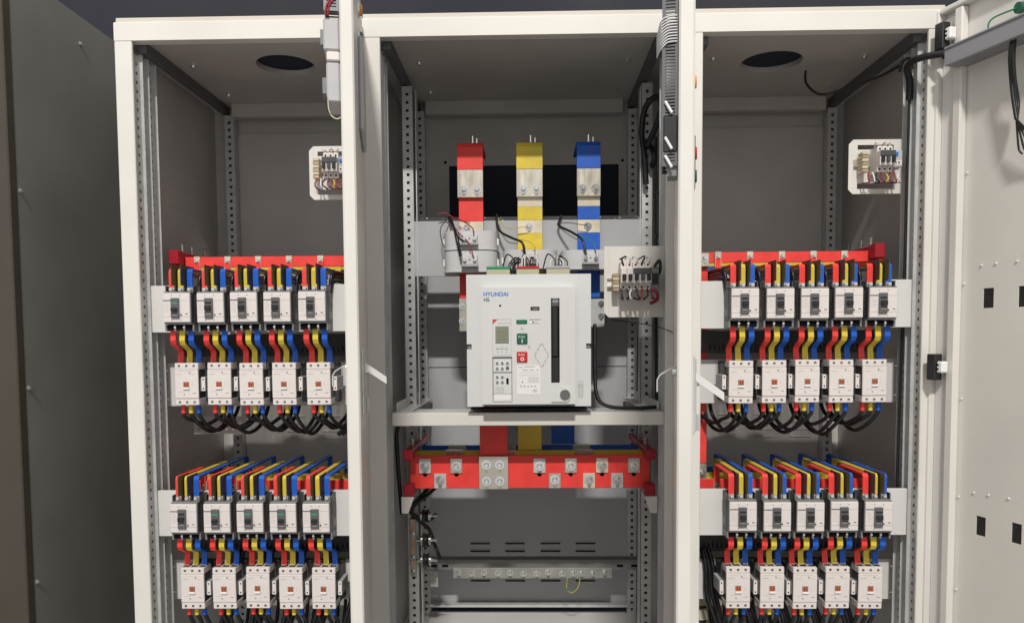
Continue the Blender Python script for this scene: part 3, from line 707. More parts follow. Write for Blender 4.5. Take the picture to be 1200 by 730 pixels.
def on_door(d, u, v, z):
    a = d.rotation_euler[2]; return (d.location[0]+u*cos(a)-v*sin(a), d.location[1]+u*sin(a)+v*cos(a), z)
def slotted_duct(mb, u0, u1, v0, v1, z0, z1, vertical=True, m_=DUCT):
    if vertical:
        hl = []; z = z0+0.006
        while z+0.004 < z1: hl.append((v0+0.005, v1-0.004, round(z, 4), round(z+0.0022, 4))); z += 0.0048
        mb.panel('x', u1-0.0015, u1, v0, v1, z0, z1, hl, m_); mb.panel('x', u0, u0+0.0015, v0, v1, z0, z1, hl, m_)
        mb.box(u0+0.0016, u1-0.0016, v0, v0+0.002, z0, z1, m_); mb.box(u0+0.0016, u1-0.0016, v1-0.002, v1, z0, z1, m_)
    return mb
# centre door: tall grey duct with ribbon comb and black connector
t = thing('wire_duct', 'tall grey slotted duct fixed inside the centre door near its free edge', 'wire duct', on_door(dC, 0, 0, 0), aC)
part('channel', slotted_duct(M(), LC-0.075, LC-0.015, -0.048, -0.0245, 1.640, 2.10, True, DUCT_SHADE), t)
mb = M()
for k in range(10): mb.tube([(LC-0.0135, -0.026, 1.860-0.0042*k), (LC-0.0125, -0.040, 1.859-0.0042*k), (LC-0.018, -0.0505, 1.853-0.0045*k), (LC-0.05, -0.056, 1.840-0.0030*k)], 0.0011, WIREW, 5, 4)
solo('ribbon_wires', mb, 'comb of thin white wires looping over the tall grey duct', 'wires', None, on_door(dC, 0, 0, 0), aC)
t = thing('connector_block', 'black connector block with white levers on the centre door', 'connector', on_door(dC, 0, 0, 0), aC)
part('housing', M().box(LC-0.055, LC-0.013, -0.046, -0.0245, 1.66, 1.715, BLACK, 0.002).box(LC-0.055, LC-0.02, -0.040, -0.0245, 1.625, 1.655, MGREY, 0.001), t)
for z in (1.735, 1.682, 1.655): part('lever', M().tube([(LC-0.0125, -0.043, z), (LC-0.0105, -0.033, z-0.018)], 0.0025, WIREW, 6, 1), t)
# left door: duct and grey devices
t = thing('wire_duct', 'grey slotted duct with red wires above the boxes inside the first door', 'wire duct', on_door(dL, 0, 0, 0), aL)
part('channel', slotted_duct(M(), LL-0.075, LL-0.012, -0.050, -0.0245, 1.945, 2.12, True, DUCT), t)
mb = M(); mb.tube([(LL-0.011, -0.03, 1.965), (LL-0.010, -0.040, 1.955), (LL-0.012, -0.043, 1.937)], 0.0016, WIRER, 6); mb.tube([(LL-0.011, -0.035, 1.970), (LL-0.010, -0.045, 1.952), (LL-0.012, -0.047, 1.936)], 0.0016, WIRER, 6)
solo('wire_pair', mb, 'two red wires dropping from the slotted duct to the meter', 'wires', None, on_door(dL, 0, 0, 0), aL)
t = thing('meter_rear', 'pale grey meter body inside the first door, above the looped wire', 'meter', on_door(dL, 0, 0, 0), aL)
part('body', M().box(LL-0.09, LL-0.016, -0.052, -0.0245, 1.880, 1.935, LGREY, 0.003).box(LL-0.09, LL-0.014, -0.047, -0.0245, 1.862, 1.878, WHITEC, 0.002), t)
part('clip', M().box(LL-0.07, LL-0.03, -0.058, -0.048, 1.893, 1.920, MGREY, 0.001), t)
t = thing('meter_rear', 'darker grey lower meter body inside the first door with side clip', 'meter', on_door(dL, 0, 0, 0), aL)
part('body', M().box(LL-0.09, LL-0.015, -0.048, -0.0245, 1.792, 1.860, LGREY, 0.003), t)
part('clip', M().box(LL-0.07, LL-0.03, -0.056, -0.048, 1.810, 1.838, MGREY, 0.001), t)
mb = M(); mb.tube([(LL-0.0145, -0.046, 1.800), (LL-0.013, -0.045, 1.778), (LL-0.012, -0.038, 1.766), (LL-0.012, -0.030, 1.763), (LL-0.012, -0.025, 1.766)], 0.0014, CREAM, 6)
mb.tube([(LL-0.0145, -0.048, 1.800), (LL-0.0135, -0.047, 1.780), (LL-0.013, -0.040, 1.770), (LL-0.013, -0.028, 1.768)], 0.0020, RUBBER, 6)
solo('looped_wire', mb, 'black and yellow wire loop hanging under the lower meter body', 'wires', None, on_door(dL, 0, 0, 0), aL)

# right-hand door, inner face towards the viewer
RD0 = (1.046, -0.006); aR = atan2(-0.952, 0.305); RL_ = 0.62
mb = M()
cuts = [(0.119, 0.147, 1.446, 1.492), (0.209, 0.236, 1.445, 1.491), (0.117, 0.143, 0.909, 0.955), (0.210, 0.235, 0.914, 0.960)]
mb.panel('y', -0.004, -0.002, -0.018, RL_, 0.11, 2.175, cuts, PAINT)
mb.box(-0.018, -0.006, -0.026, -0.0042, 0.11, 2.175, PAINT, 0.003); mb.box(-0.0058, RL_, -0.026, -0.0042, 2.162, 2.175, PAINT, 0.003)
dR = part('door', mb, cabR, (*RD0, 0), aR, 'open cream door showing its inner face with black cutouts')
part('stiffener', M().box(0.0365, 0.060, -0.024, -0.0042, 0.13, 2.160, PAINT, 0.003), dR)
part('hinge_channel', M().box(-0.0058, 0.0360, -0.012, -0.0042, 0.13, 2.150, PLATE, 0.002), dR)
for c in cuts: part('cutout_backing', M().box(c[0]-.004, c[1]+.004, -0.0015, 0.0005, c[2]-.004, c[3]+.004, BLACK), dR)
riv = cached('rivet', lambda b: b.cyl((0, 0, 0), (0, -0.003, 0), 0.0032, PLATE, 10, 0.0022))
for (u, z) in ((0.113, 1.546), (0.151, 1.547), (0.204, 1.547), (0.109, 1.008), (0.149, 1.010), (0.201, 1.012), (0.067, 1.769), (0.067, 1.506), (0.067, 1.23), (0.067, 0.99), (0.067, 0.76)):
    part('rivet', riv, dR, (u, -0.0042, z))
for z in (2.102, 1.308):
    hg = part('hinge', M().box(0.004, 0.030, -0.050, -0.0265, z-0.034, z+0.030, BLACK, 0.002), dR, label='black hinge block with white catch')
    part('catch', M().box(0.0302, 0.048, -0.046, -0.0265, z-0.016, z+0.012, WHITE, 0.003).box(0.0315, 0.038, -0.0465, -0.0459, z-0.009, z-0.004, HOLE).box(0.0315, 0.038, -0.0465, -0.0459, z+0.001, z+0.006, HOLE), hg)
t = thing('wire_duct', 'grey duct across the inside of the open cutout door', 'wire duct', on_door(dR, 0, 0, 0), aR)
mb = M(); hl = []; u = 0.085
while u < RL_-0.05: hl.append((round(u, 4), round(u+0.004, 4), -0.050, -0.015)); u += 0.009
mb.panel('z', 2.018, 2.020, 0.050, RL_-0.03, -0.064, -0.005, [(a_, b_, -0.052, -0.014) for a_, b_, _, _ in hl], DUCT)
mb.box(0.050, RL_-0.03, -0.064, -0.062, 2.0202, 2.055, DUCT); mb.box(0.050, RL_-0.03, -0.067, -0.024, 2.0552, 2.060, DUCT, 0.001); mb.box(0.050, 0.052, -0.062, -0.024, 2.0202, 2.055, DUCT)
part('channel', mb, t)
mb = M(); P = lambda u, v, z: on_door(dR, u, v, z)
mb.tube([P(0.150, -0.045, 2.06), P(0.150, -0.045, 2.078), P(0.158, -0.042, 2.088), P(0.175, -0.035, 2.092), P(0.205, -0.03, 2.092)], 0.0020, WIREG, 8); mb.cyl(P(0.208, -0.030, 2.092), P(0.212, -0.008, 2.094), 0.012, GRN, 14)
solo('earth_wire', mb, 'green wire rising from the grey duct on the open cutout door', 'wire')
mb = M()
for k in range(3): mb.tube([P(0.212+.003*k, -0.045, 2.03), P(0.209+.004*k, -0.048, 1.99), P(0.208+.004*k, -0.042, 1.94), P(0.214, -0.04+0.006*k, 1.89), P(0.222, -0.04, 1.85)], 0.0042, RUBBER, 8)
for k in range(5): mb.tube([P(0.222, -0.04, 1.85), P(0.222+0.008*k, -0.035, 1.81), P(0.222+0.012*k, -0.03, 1.785), P(0.230+0.012*k, -0.03, 1.775)], 0.0022, RUBBER, 6)
solo('hanging_cable', mb, 'black cable bundle hanging from the duct of the open cutout door', 'cable')
# corrugated conduit from the cabinet into the door duct
mb = M(); cp = [(0.992, 0.075, 1.985), (0.985, 0.06, 2.025), (0.968, 0.04, 2.052), (0.970, 0.02, 2.062), (0.985, -0.01, 2.062), (1.008, -0.045, 2.056), (1.030, -0.068, 2.050), P(0.045, -0.056, 2.044), P(0.070, -0.045, 2.040)]
mb.tube(cp, 0.0085, RUBBER, 10, 8); solo('conduit', mb, 'black corrugated conduit bending from the cabinet into the open cutout door', 'conduit')
mb = M(); mb.tube([(0.80, 0.28, 2.13), (0.80, 0.27, 2.09), (0.835, 0.25, 2.055), (0.90, 0.22, 2.065), (0.955, 0.17, 2.075), (0.985, 0.12, 2.085)], 0.0035, RUBBER, 8)
solo('thin_cable', mb, 'thin black cable hanging below the fan opening beside the cutout door', 'cable')
mb = M(); mb.tube([(0.972, 0.09, 2.06), (0.978, 0.08, 2.085), (0.990, 0.07, 2.085), (0.995, 0.07, 2.06)], 0.004, RUBBER, 8); solo('cable_hook', mb, 'small black cable hook at the roof corner beside the conduit', 'cable')
mb = M(); mb.tube([(0.992, 0.076, 1.99), (0.993, 0.078, 1.90), (0.993, 0.082, 1.75), (0.994, 0.085, 1.5), (0.996, 0.10, 1.2), (0.994, 0.10, 0.9)], 0.0035, RUBBER, 8); solo('cable', mb, 'straight black cable running down the perforated uprights beside the cutout door', 'cable')

def wires(name, label, specs, cat='wires', group=None):
    if len(specs) == 1: return solo(name, M().tube(*specs[0], 7, 6), label, cat, group)
    t = thing(name, label, cat, (0, 0, 0), 0, group)
    for sp_ in specs: part('wire', M().tube(*sp_, 7, 6), t)
    return t
# ------------------------------------------------------------------ miniature breakers on bracket plates
def bracket(cb, x0, x1, y, z0, z1, slots, ch=0.014, side=1):
    mb = M(); mb.panel('y', y, y+0.002, x0, x1, z0, z1, slots, PAINT)
    p = part('bracket_plate', mb, cb); return p
def mcb(loc, poles, label, cover, pw=0.0150, h=0.066):
    t = thing('miniature_breaker', label, 'miniature breaker', loc, 0, 'miniature breakers on bracket plates')
    W_ = pw*poles
    mb = M()
    for k in range(poles):
        x = k*pw
        mb.box(x+0.0003, x+pw-0.0003, -0.044, 0, -h/2, h/2, WHITEC, 0.001); mb.box(x+0.0003, x+pw-0.0003, -0.060, -0.044, -0.019, 0.019, WHITEC, 0.001)
    part('body', mb, t)
    mb = M()
    for k in range(poles):
        for z in (h/2-0.0075, -h/2+0.0075): mb.cyl((k*pw+pw/2, -0.0446, z), (k*pw+pw/2, -0.043, z), 0.0026, HOLE, 10)
    part('terminal_screws', mb, t)
    if cover: part('cover_strip', M().box(0.0005, W_-0.0005, -0.0625, -0.0601, 0.004, 0.0185, cover, 0.001), t)
    for k in range(poles):
        part('toggle', M().box(k*pw+0.0028, k*pw+pw-0.0028, -0.0685, -0.0601, -0.0125, 0.0030, BLACK if k % 2 == 0 or poles == 2 else DGREY, 0.001), t)
    return t
def terminals(loc, n, label):
    t = thing('terminal_block', label, 'terminal block', loc)
    for k in range(n): part('terminal', M().box(-0.008, 0.008, -0.03, 0, k*0.009-0.004, k*0.009+0.004, CREAM if k % 2 else COPPER, 0.001), t)
    return t
def curls(sp, x0, z0, y, n, dx, cols, h=0.02, r=0.0018, down=True, rr=random):
    for k in range(n):
        x = x0+dx*k; s = -1 if down else 1
        sp.append(([(x, y, z0), (x+rr.uniform(-.006, .006), y-0.008, z0+s*h*0.6), (x+rr.uniform(-.008, .008), y-0.004, z0+s*h), (x+rr.uniform(-.006, .006), y+0.030, z0+s*h*0.8)], r, cols[k % len(cols)]))
for nm, cb, x0, x1, sx in (('cutout door', cabR, 0.859, 1.008, 1), ('first door edge', cabL, -0.569, -0.43, -1)):
    off = x0-0.859; dz = 0.004
    sl = [(x0+0.023, x0+0.117, 1.872, 1.884), (x0+0.023, x0+0.117, 1.770, 1.784)]
    mb = M(); y = 0.12
    mb.panel('y', y, y+0.002, x0+0.012, x1, 1.757, 1.898, sl, PAINT); mb.prism([(x0, 1.769), (x0+0.0118, 1.757), (x0+0.0118, 1.898), (x0, 1.886)], y, y+0.002, PAINT, 'y')
    part('bracket_plate', mb, cb)
    part('din_rail', M().box(x0+0.012, x0+0.13, 0.112, 0.1195, 1.826, 1.845, TIN), cb)
    mcb((x0+0.051, 0.112, 1.8355), 3, 'three pole miniature breaker with dark cover strip beside the %s' % nm, DGREY, 0.0133)
    t = thing('miniature_breaker', 'slim grey add-on module with blue button beside the %s' % nm, 'miniature breaker', (x0+0.0915, 0.112, 1.8355))
    part('body', M().box(0, 0.023, -0.046, 0, -0.021, 0.021, LGREY, 0.001), t); part('button', M().cyl((0.007, -0.0462, 0.012), (0.007, -0.050, 0.012), 0.0045, BTN, 12), t)
    part('label_strip', M().box(0.002, 0.021, -0.0470, -0.0461, -0.016, -0.004, WHITEC).box(0.004, 0.008, -0.0474, -0.0470, -0.012, -0.008, HOLE).box(0.012, 0.016, -0.0474, -0.0470, -0.012, -0.008, HOLE), t)
    terminals((x0+0.028, 0.112, 1.810), 6, 'stack of brass and cream terminals beside the %s' % nm)
    sp = []; rr = random.Random(3)
    curls(sp, x0+0.032, 1.803, 0.075, 8, 0.011, [WIRER, WIREW, RUBBER, MAGENTA, WIREY, WIRER], 0.026, 0.002, True, rr); curls(sp, x0+0.056, 1.866, 0.075, 3, 0.0133, [WIREW, COPPER, WIREW], 0.012, 0.0017, False, rr)
    wires('control_wires', 'tangle of thin red and white wires on the bracket beside the %s' % nm, sp, 'wires', 'control wires on bracket plates')

y = 0.05
mb = M(); mb.panel('y', y, y+0.002, 0.2220, 0.375, 1.436, 1.618, [], PAINT); mb.prism([(0.210, 1.448), (0.2218, 1.436), (0.2218, 1.618), (0.210, 1.618)], y, y+0.002, PAINT, 'y'); part('bracket_plate', mb, cabC)
part('din_rail', M().box(0.217, 0.345, 0.040, 0.0495, 1.512, 1.516, TIN).box(0.217, 0.345, 0.040, 0.0495, 1.532, 1.536, TIN).box(0.217, 0.345, 0.0455, 0.0494, 1.5161, 1.5319, WHITE), cabC)
mcb((0.245, 0.040, 1.5375), 2, 'two pole white miniature breaker on the centre bracket plate', None, 0.0152, 0.070)
mcb((0.2758, 0.040, 1.5375), 3, 'three pole miniature breaker with dark cover on the centre bracket plate', DGREY, 0.0152, 0.070)
t = thing('relay_module', 'dark slim relay module at the end of the centre breakers', 'relay', (0.3222, 0.04, 1.53))
part('body', M().box(0, 0.020, -0.044, 0, -0.030, 0.030, MGREY, 0.001).box(0.002, 0.018, -0.046, -0.0441, -0.014, 0.014, BLACK), t)
terminals((0.236, 0.040, 1.505), 5, 'brass and cream terminals at the start of the centre rail')
sp = []; rr = random.Random(5)
curls(sp, 0.247, 1.505, -0.004, 7, 0.013, [RUBBER, RUBBER, WIREW, RUBBER, WIRER, RUBBER, MAGENTA], 0.026, 0.0024, True, rr)
curls(sp, 0.252, 1.568, -0.004, 5, 0.0152, [RUBBER, WIREW, WIREW, RUBBER, WIREW], 0.018, 0.0022, False, rr)
sp.append(([(0.330, -0.004, 1.56), (0.342, -0.010, 1.575), (0.345, 0, 1.55), (0.338, 0.03, 1.53)], 0.004, RUBBER)); sp.append(([(0.325, -0.002, 1.505), (0.336, -0.006, 1.495), (0.338, 0, 1.478), (0.325, 0.02, 1.470)], 0.0045, MAGENTA))
wires('control_wires', 'black and magenta wire loops around the centre miniature breakers', sp, 'wires', 'control wires on bracket plates')

# ------------------------------------------------------------------ shelf and air circuit breaker
mb = M(); mb.box(-0.342, 0.363, 0.030, 0.034, 1.158, 1.192, PAINT, 0.0015); mb.box(-0.342, 0.363, 0.0342, 0.080, 1.188, 1.1915, PAINT)
for x in (-0.338, 0.322): mb.box(x, x+0.035, 0.0805, 0.56, 1.186, 1.190, PLATE); mb.box(x if x < 0 else x+0.032, (x if x < 0 else x+0.032)+0.003, 0.0805, 0.56, 1.190, 1.215, PLATE)
mb.box(-0.341, 0.362, 0.0805, 0.235, 1.181, 1.184, PLATE)
part('shelf', mb, cabC)
mb = M(); mb.prism([(-0.145, 1.190), (0.172, 1.190), (0.172, 1.174), (0.132, 1.174), (0.132, 1.1595), (-0.107, 1.1595), (-0.107, 1.174), (-0.145, 1.174)], 0.0275, 0.0298, SHADE_BROWN, 'y')
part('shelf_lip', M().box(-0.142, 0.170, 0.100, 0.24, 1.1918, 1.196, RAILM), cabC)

A = thing('air_circuit_breaker', 'large white air circuit breaker with black charging handle on the centre shelf', 'circuit breaker', (0.0145, 0.0, 1.2025))
A.scale = (0.97, 1, 0.97)
def ax(x): return x-0.0145
def az(z): return z-1.197
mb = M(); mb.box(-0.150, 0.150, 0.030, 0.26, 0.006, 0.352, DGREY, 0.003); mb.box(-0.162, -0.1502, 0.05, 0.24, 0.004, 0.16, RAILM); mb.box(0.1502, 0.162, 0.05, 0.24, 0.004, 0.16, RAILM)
part('body', mb, A)
mb = M(); hl = [(-0.1625, -0.150, az(1.356), az(1.369)), (0.150, 0.1625, az(1.356), az(1.369))]
mb.panel('y', 0.004, 0.030, -0.1625, 0.1625, 0.008, 0.353, hl, ACBW)
mb.box(-0.118, 0.118, 0.001, 0.0039, 0.0085, 0.0105, SHADE_BROWN)  # brown strip stands in for the shadow below the inner panel
fc = part('front_cover', mb, A)
for x in (-0.156, 0.156): part('side_latch', M().box(x-0.0055, x+0.0055, 0.010, 0.029, az(1.357), az(1.368), MGREY, 0.001), A)
mb = M(); u0, u1, v0, v1 = ax(-0.108), ax(0.135), az(1.2125), az(1.515)
def H(x0, x1, z0, z1): return (round(ax(x0), 5), round(ax(x1), 5), round(az(z0), 5), round(az(z1), 5))
hs = [H(0.072, 0.0942, 1.268, 1.486), H(0.0195, 0.0425, 1.4545, 1.4645), H(-0.080, -0.029, 1.218, 1.336)]
mb.panel('y', -0.008, 0.0142, u0, u1, v0, v1, hs, ACBIN)
ip = part('inner_panel', mb, A)
def AB(name, x0, x1, z0, z1, y0, y1, m_, ch=0.0008, parent=None): return part(name, M().box(ax(x0), ax(x1), y0, y1, az(z0), az(z1), m_, ch), parent or A)
# charging handle in its slot
part('handle_slot', M().box(ax(0.0722), ax(0.0940), 0.0020, 0.0036, az(1.2682), az(1.4858), HOLE), A)
mb = M(); mb.box(ax(0.0745), ax(0.0900), -0.014, 0.0018, az(1.335), az(1.480), BLACK, 0.003); mb.box(ax(0.0735), ax(0.0925), -0.010, 0.0018, az(1.270), az(1.3348), BLACK, 0.002)
mb.box(ax(0.0735), ax(0.0928), -0.0185, -0.0005, az(1.462), az(1.4855), HGREY, 0.004); mb.box(ax(0.0755), ax(0.0908), -0.0192, -0.0180, az(1.474), az(1.480), KNOB, 0.001)
part('charging_handle', mb, A)
mb = M(); c = 0.012; x0, x1, z0, z1 = ax(0.0725), ax(0.121), az(1.2185), az(1.2662)
mb.prism([(x0, z0), (x1-0.006, z0), (x1, z0+0.008), (x1, z0+0.030), (x1-0.008, z0+0.036), (x1-0.026, z1-0.008), (x0+0.02, z1), (x0, z1)], -0.0115, -0.0083, ACBW, 'y'); part('handle_base', mb, A)
part('lock_dial', M().cyl((ax(0.1075), -0.0116, az(1.2372)), (ax(0.1075), -0.0145, az(1.2372)), 0.0131, DIALG, 28).cyl((ax(0.1075), -0.0116, az(1.2372)), (ax(0.1075), -0.0126, az(1.2372)), 0.0150, ACBIN, 28), A)
AB('charge_indicator', 0.0200, 0.0420, 1.4549, 1.4641, -0.0075, 0.0034, BLACK); AB('indicator_text', 0.0245, 0.0385, 1.4575, 1.4600, -0.0079, -0.0076, FAINT, 0)
part('key_hole', M().cyl((ax(-0.059), -0.0085, az(1.468)), (ax(-0.059), -0.0079, az(1.468)), 0.0028, HOLE, 12), A)
AB('status_indicator', -0.0175, 0.0105, 1.4205, 1.4312, -0.0098, -0.0081, GRN); AB('indicator_text', -0.013, 0.006, 1.4250, 1.4268, -0.0101, -0.0099, GRNW, 0)
AB('operation_counter', 0.0165, 0.0445, 1.4215, 1.4325, -0.0092, -0.0081, WHITE); AB('counter_rim', 0.0165, 0.0445, 1.4305, 1.4325, -0.0101, -0.0093, KNOB, 0)
AB('counter_digits', 0.0240, 0.0275, 1.4230, 1.4270, -0.0095, -0.00925, BLACK, 0); AB('counter_digits', 0.029, 0.040, 1.4240, 1.4258, -0.0095, -0.00925, FAINT, 0)
gb = AB('close_button', -0.0165, 0.0112, 1.3690, 1.3962, -0.0125, -0.0081, GRN, 0.002); rb = AB('open_button', -0.0170, 0.0107, 1.3218, 1.3490, -0.0125, -0.0081, REDB, 0.002)
text('button_lettering', 'PUSH', 0.0072, gb, (ax(-0.0130), -0.0127, az(1.3870)), WHITE); text('button_lettering', 'I', 0.0130, gb, (ax(-0.0043), -0.0127, az(1.3760)), WHITE, 0.0004)
text('button_lettering', 'PUSH', 0.0072, rb, (ax(-0.0135), -0.0127, az(1.3410)), WHITE); text('button_lettering', 'O', 0.0120, rb, (ax(-0.0075), -0.0127, az(1.3295)), WHITE, 0.0004)
def frame2(mb, cx, cz, w_, h, t_, m_, y0=-0.0086, y1=-0.0081):
    mb.box(cx-w_, cx+w_, y0, y1, cz+h-t_, cz+h, m_); mb.box(cx-w_, cx+w_, y0, y1, cz-h, cz-h+t_, m_)
    mb.box(cx-w_, cx-w_+t_, y0, y1, cz-h+t_, cz+h-t_, m_); mb.box(cx+w_-t_, cx+w_, y0, y1, cz-h+t_, cz+h-t_, m_)
mb = M(); frame2(mb, ax(-0.003), az(1.408), 0.0024, 0.0024, 0.0007, INK); frame2(mb, ax(0.0155), az(1.361), 0.0024, 0.0024, 0.0007, REDINK)
frame2(mb, ax(0.1495), az(1.255), 0.0058, 0.0170, 0.0008, FAINT, 0.0034, 0.0039); frame2(mb, ax(0.1495), az(1.255), 0.0030, 0.0130, 0.0006, FAINT, 0.0034, 0.0039)
frame2(mb, ax(-0.055), az(1.3865), 0.0242, 0.0465, 0.0005, FAINT)
part('printed_squares', mb, A)
mb = M(); hw, hh = 0.0182, 0.0325
for sx in (-1, 1):
    for sz in (-1, 1):
        for k in range(3):
            a, b_ = k/3+0.03, k/3+0.27
            p = [(ax(0.0475)+sx*hw*(1-q), az(1.339)+sz*hh*q) for q in (a, b_)]; d_ = 0.0006
            mb.prism([(p[0][0]-d_, p[0][1]), (p[1][0]-d_, p[1][1]), (p[1][0]+d_, p[1][1]), (p[0][0]+d_, p[0][1])], -0.0086, -0.0081, INK, 'y')
part('diamond_mark', mb, A)
pl = AB('rating_plate', -0.0170, 0.0440, 1.2380, 1.3135, -0.0087, -0.0081, WHITE, 0.0002)
mb = M(); rr = random.Random(2)
for (x0, x1, z) in ((-0.013, -0.002, 1.3075), (0.003, 0.03, 1.3095), (-0.002, 0.012, 1.3005), (0.016, 0.028, 1.3005), (0.034, 0.04, 1.3015), (0.024, 0.036, 1.2485), (0.026, 0.034, 1.2445)): mb.box(ax(x0), ax(x1), -0.0090, -0.0088, az(z), az(z)+0.0016, FAINT)
for z in (1.2945, 1.2885): mb.box(ax(-0.012), ax(0.040), -0.0090, -0.0088, az(z), az(z)+0.0006, FAINT)
for k in range(5): mb.box(ax(-0.008+0.009*k), ax(-0.004+0.009*k), -0.0090, -0.0088, az(1.2575), az(1.2605), FAINT)
for k in range(10):
    a = 0.6+k*0.5; mb.box(ax(-0.003)+0.009*cos(a)-0.0007, ax(-0.003)+0.009*cos(a)+0.0007, -0.0090, -0.0088, az(1.272)+0.011*sin(a)-0.0007, az(1.272)+0.011*sin(a)+0.0007, FAINT)
mb.box(ax(-0.004), ax(-0.001), -0.0090, -0.0088, az(1.2685), az(1.2720), INK)
for k in range(5): mb.box(ax(0.012), ax(0.040), -0.0090, -0.0088, az(1.283-0.0035*k), az(1.283-0.0035*k)+0.0004, FAINT)
for k in range(9): mb.box(ax(0.012+0.0035*k)-0.0002, ax(0.012+0.0035*k)+0.0002, -0.0090, -0.0088, az(1.2685), az(1.2835), FAINT)
part('fine_print', mb, pl)
# trip unit
mb = M(); mb.prism([(ax(-0.0785), az(1.4325)), (ax(-0.0665), az(1.4325)), (ax(-0.0785), az(1.4205))], -0.0088, -0.0081, REDINK, 'y'); part('red_triangle', mb, A)
lc = part('display', M().box(ax(-0.0720), ax(-0.0370), -0.0100, -0.0081, az(1.3715), az(1.4155), KNOB, 0.0008).box(ax(-0.0700), ax(-0.0385), -0.0104, -0.0101, az(1.3735), az(1.4135), LCD), A)
mb = M()
for z in (1.3990, 1.3900, 1.3800):
    for k in range(6): mb.box(ax(-0.067+0.0045*k), ax(-0.0645+0.0045*k), -0.01062, -0.01045, az(z), az(z)+0.0012, INK)
part('display_lines', mb, lc)
mb = M()
for k in range(6): mb.box(ax(-0.066+0.006*k), ax(-0.0625+0.006*k), -0.0084, -0.0081, az(1.4215), az(1.4235), FAINT)
part('printed_marks', mb, A)
btn = cached('round_button', lambda b: b.cyl((0, 0, 0), (0, -0.0014, 0), 0.0042, KNOB, 16).cyl((0, -0.0014, 0), (0, -0.0019, 0), 0.0034, ACBIN, 16))
tri = cached('arrow_mark', lambda b: b.prism([(-0.0016, 0.001), (0.0016, 0.001), (0, -0.0016)], -0.0004, 0, INK, 'y'))
for x in (-0.0665, -0.0552, -0.0437): part('push_button', btn, A, (ax(x), -0.0081, az(1.3598))); part('arrow_mark', tri, A, (ax(x), -0.0081, az(1.3480)))
rel = AB('trip_relay', -0.0790, -0.0300, 1.2190, 1.3350, -0.0060, 0.0030, ACBW, 0.001)
mb = M()
for z in (1.3318, 1.2945): mb.box(ax(-0.0785), ax(-0.0305), -0.0066, -0.0061, az(z), az(z)+0.0022, INK)
for z in (1.2555, 1.2500, 1.2440): mb.box(ax(-0.0740), ax(-0.0500), -0.0064, -0.0061, az(z), az(z)+0.0010, FAINT)
mb.box(ax(-0.0785), ax(-0.0305), -0.0064, -0.0061, az(1.2395), az(1.2403), INK)
for x in (-0.0785, -0.0313): mb.box(ax(x), ax(x)+0.0008, -0.0064, -0.0061, az(1.2405), az(1.3310), FAINT)
part('printed_lines', mb, rel)
kn = cached('relay_knob', lambda b: b.cyl((0, 0, 0), (0, -0.0008, 0), 0.0050, WHITE, 16).cyl((0, -0.0008, 0), (0, -0.0032, 0), 0.0035, KNOB, 14).box(-0.0028, 0.0028, -0.0037, -0.0033, -0.0005, 0.0005, INK))
for z in (1.3205, 1.3065, 1.2845, 1.2710):
    for x in (-0.0680, -0.0548, -0.0412):
        if x == -0.0412 and z in (1.3065, 1.2710, 1.2845): continue
        part('relay_knob', kn, rel, (ax(x), -0.0061, az(z)))
part('test_button', M().box(ax(-0.0450), ax(-0.0375), -0.0085, -0.0061, az(1.3035), az(1.3105), INK, 0.0006), rel)
part('test_socket', M().box(ax(-0.0445), ax(-0.0385), -0.0070, -0.0061, az(1.2650), az(1.2805), HOLE), rel)
part('relay_sticker', M().box(ax(-0.0755), ax(-0.0335), -0.0066, -0.0061, az(1.2235), az(1.2385), WHITE), rel)
text('maker_lettering', 'HYUNDAI', 0.0145, A, (ax(-0.1025), -0.0083, az(1.4970)), BLUEINK, 0.00035); text('maker_lettering', 'HS', 0.0130, A, (ax(-0.1020), -0.0083, az(1.4830)), INK, 0.0003)
for ch in A.children:
    if ch.name.split('.')[0] not in ('body', 'front_cover', 'side_latch'): ch.location.y -= 0.0105
# terminal blocks on top
for i, (x0, x1, m_, nm) in enumerate(((-0.100, -0.036, TGREEN, 'green'), (-0.018, 0.044, REDB, 'red'), (0.064, 0.128, LGREY, 'grey'))):
    mb = M(); mb.box(ax(x0), ax(x1), 0.100, 0.135, 0.353, 0.376, TGREEN if i < 2 else CREAM, 0.001); mb.box(ax(x0), ax(x1), 0.098, 0.135, 0.3761, 0.383, {0: GRNW, 1: REDB, 2: LGREY}[i], 0.001)
    for k in range(6): mb.box(ax(x0)+0.004+k*0.0098, ax(x0)+0.0095+k*0.0098, 0.0985, 0.100, 0.356, 0.374, CREAM)
    part('terminal_strip', mb, A, label='cream terminal strip with %s top edge' % nm)

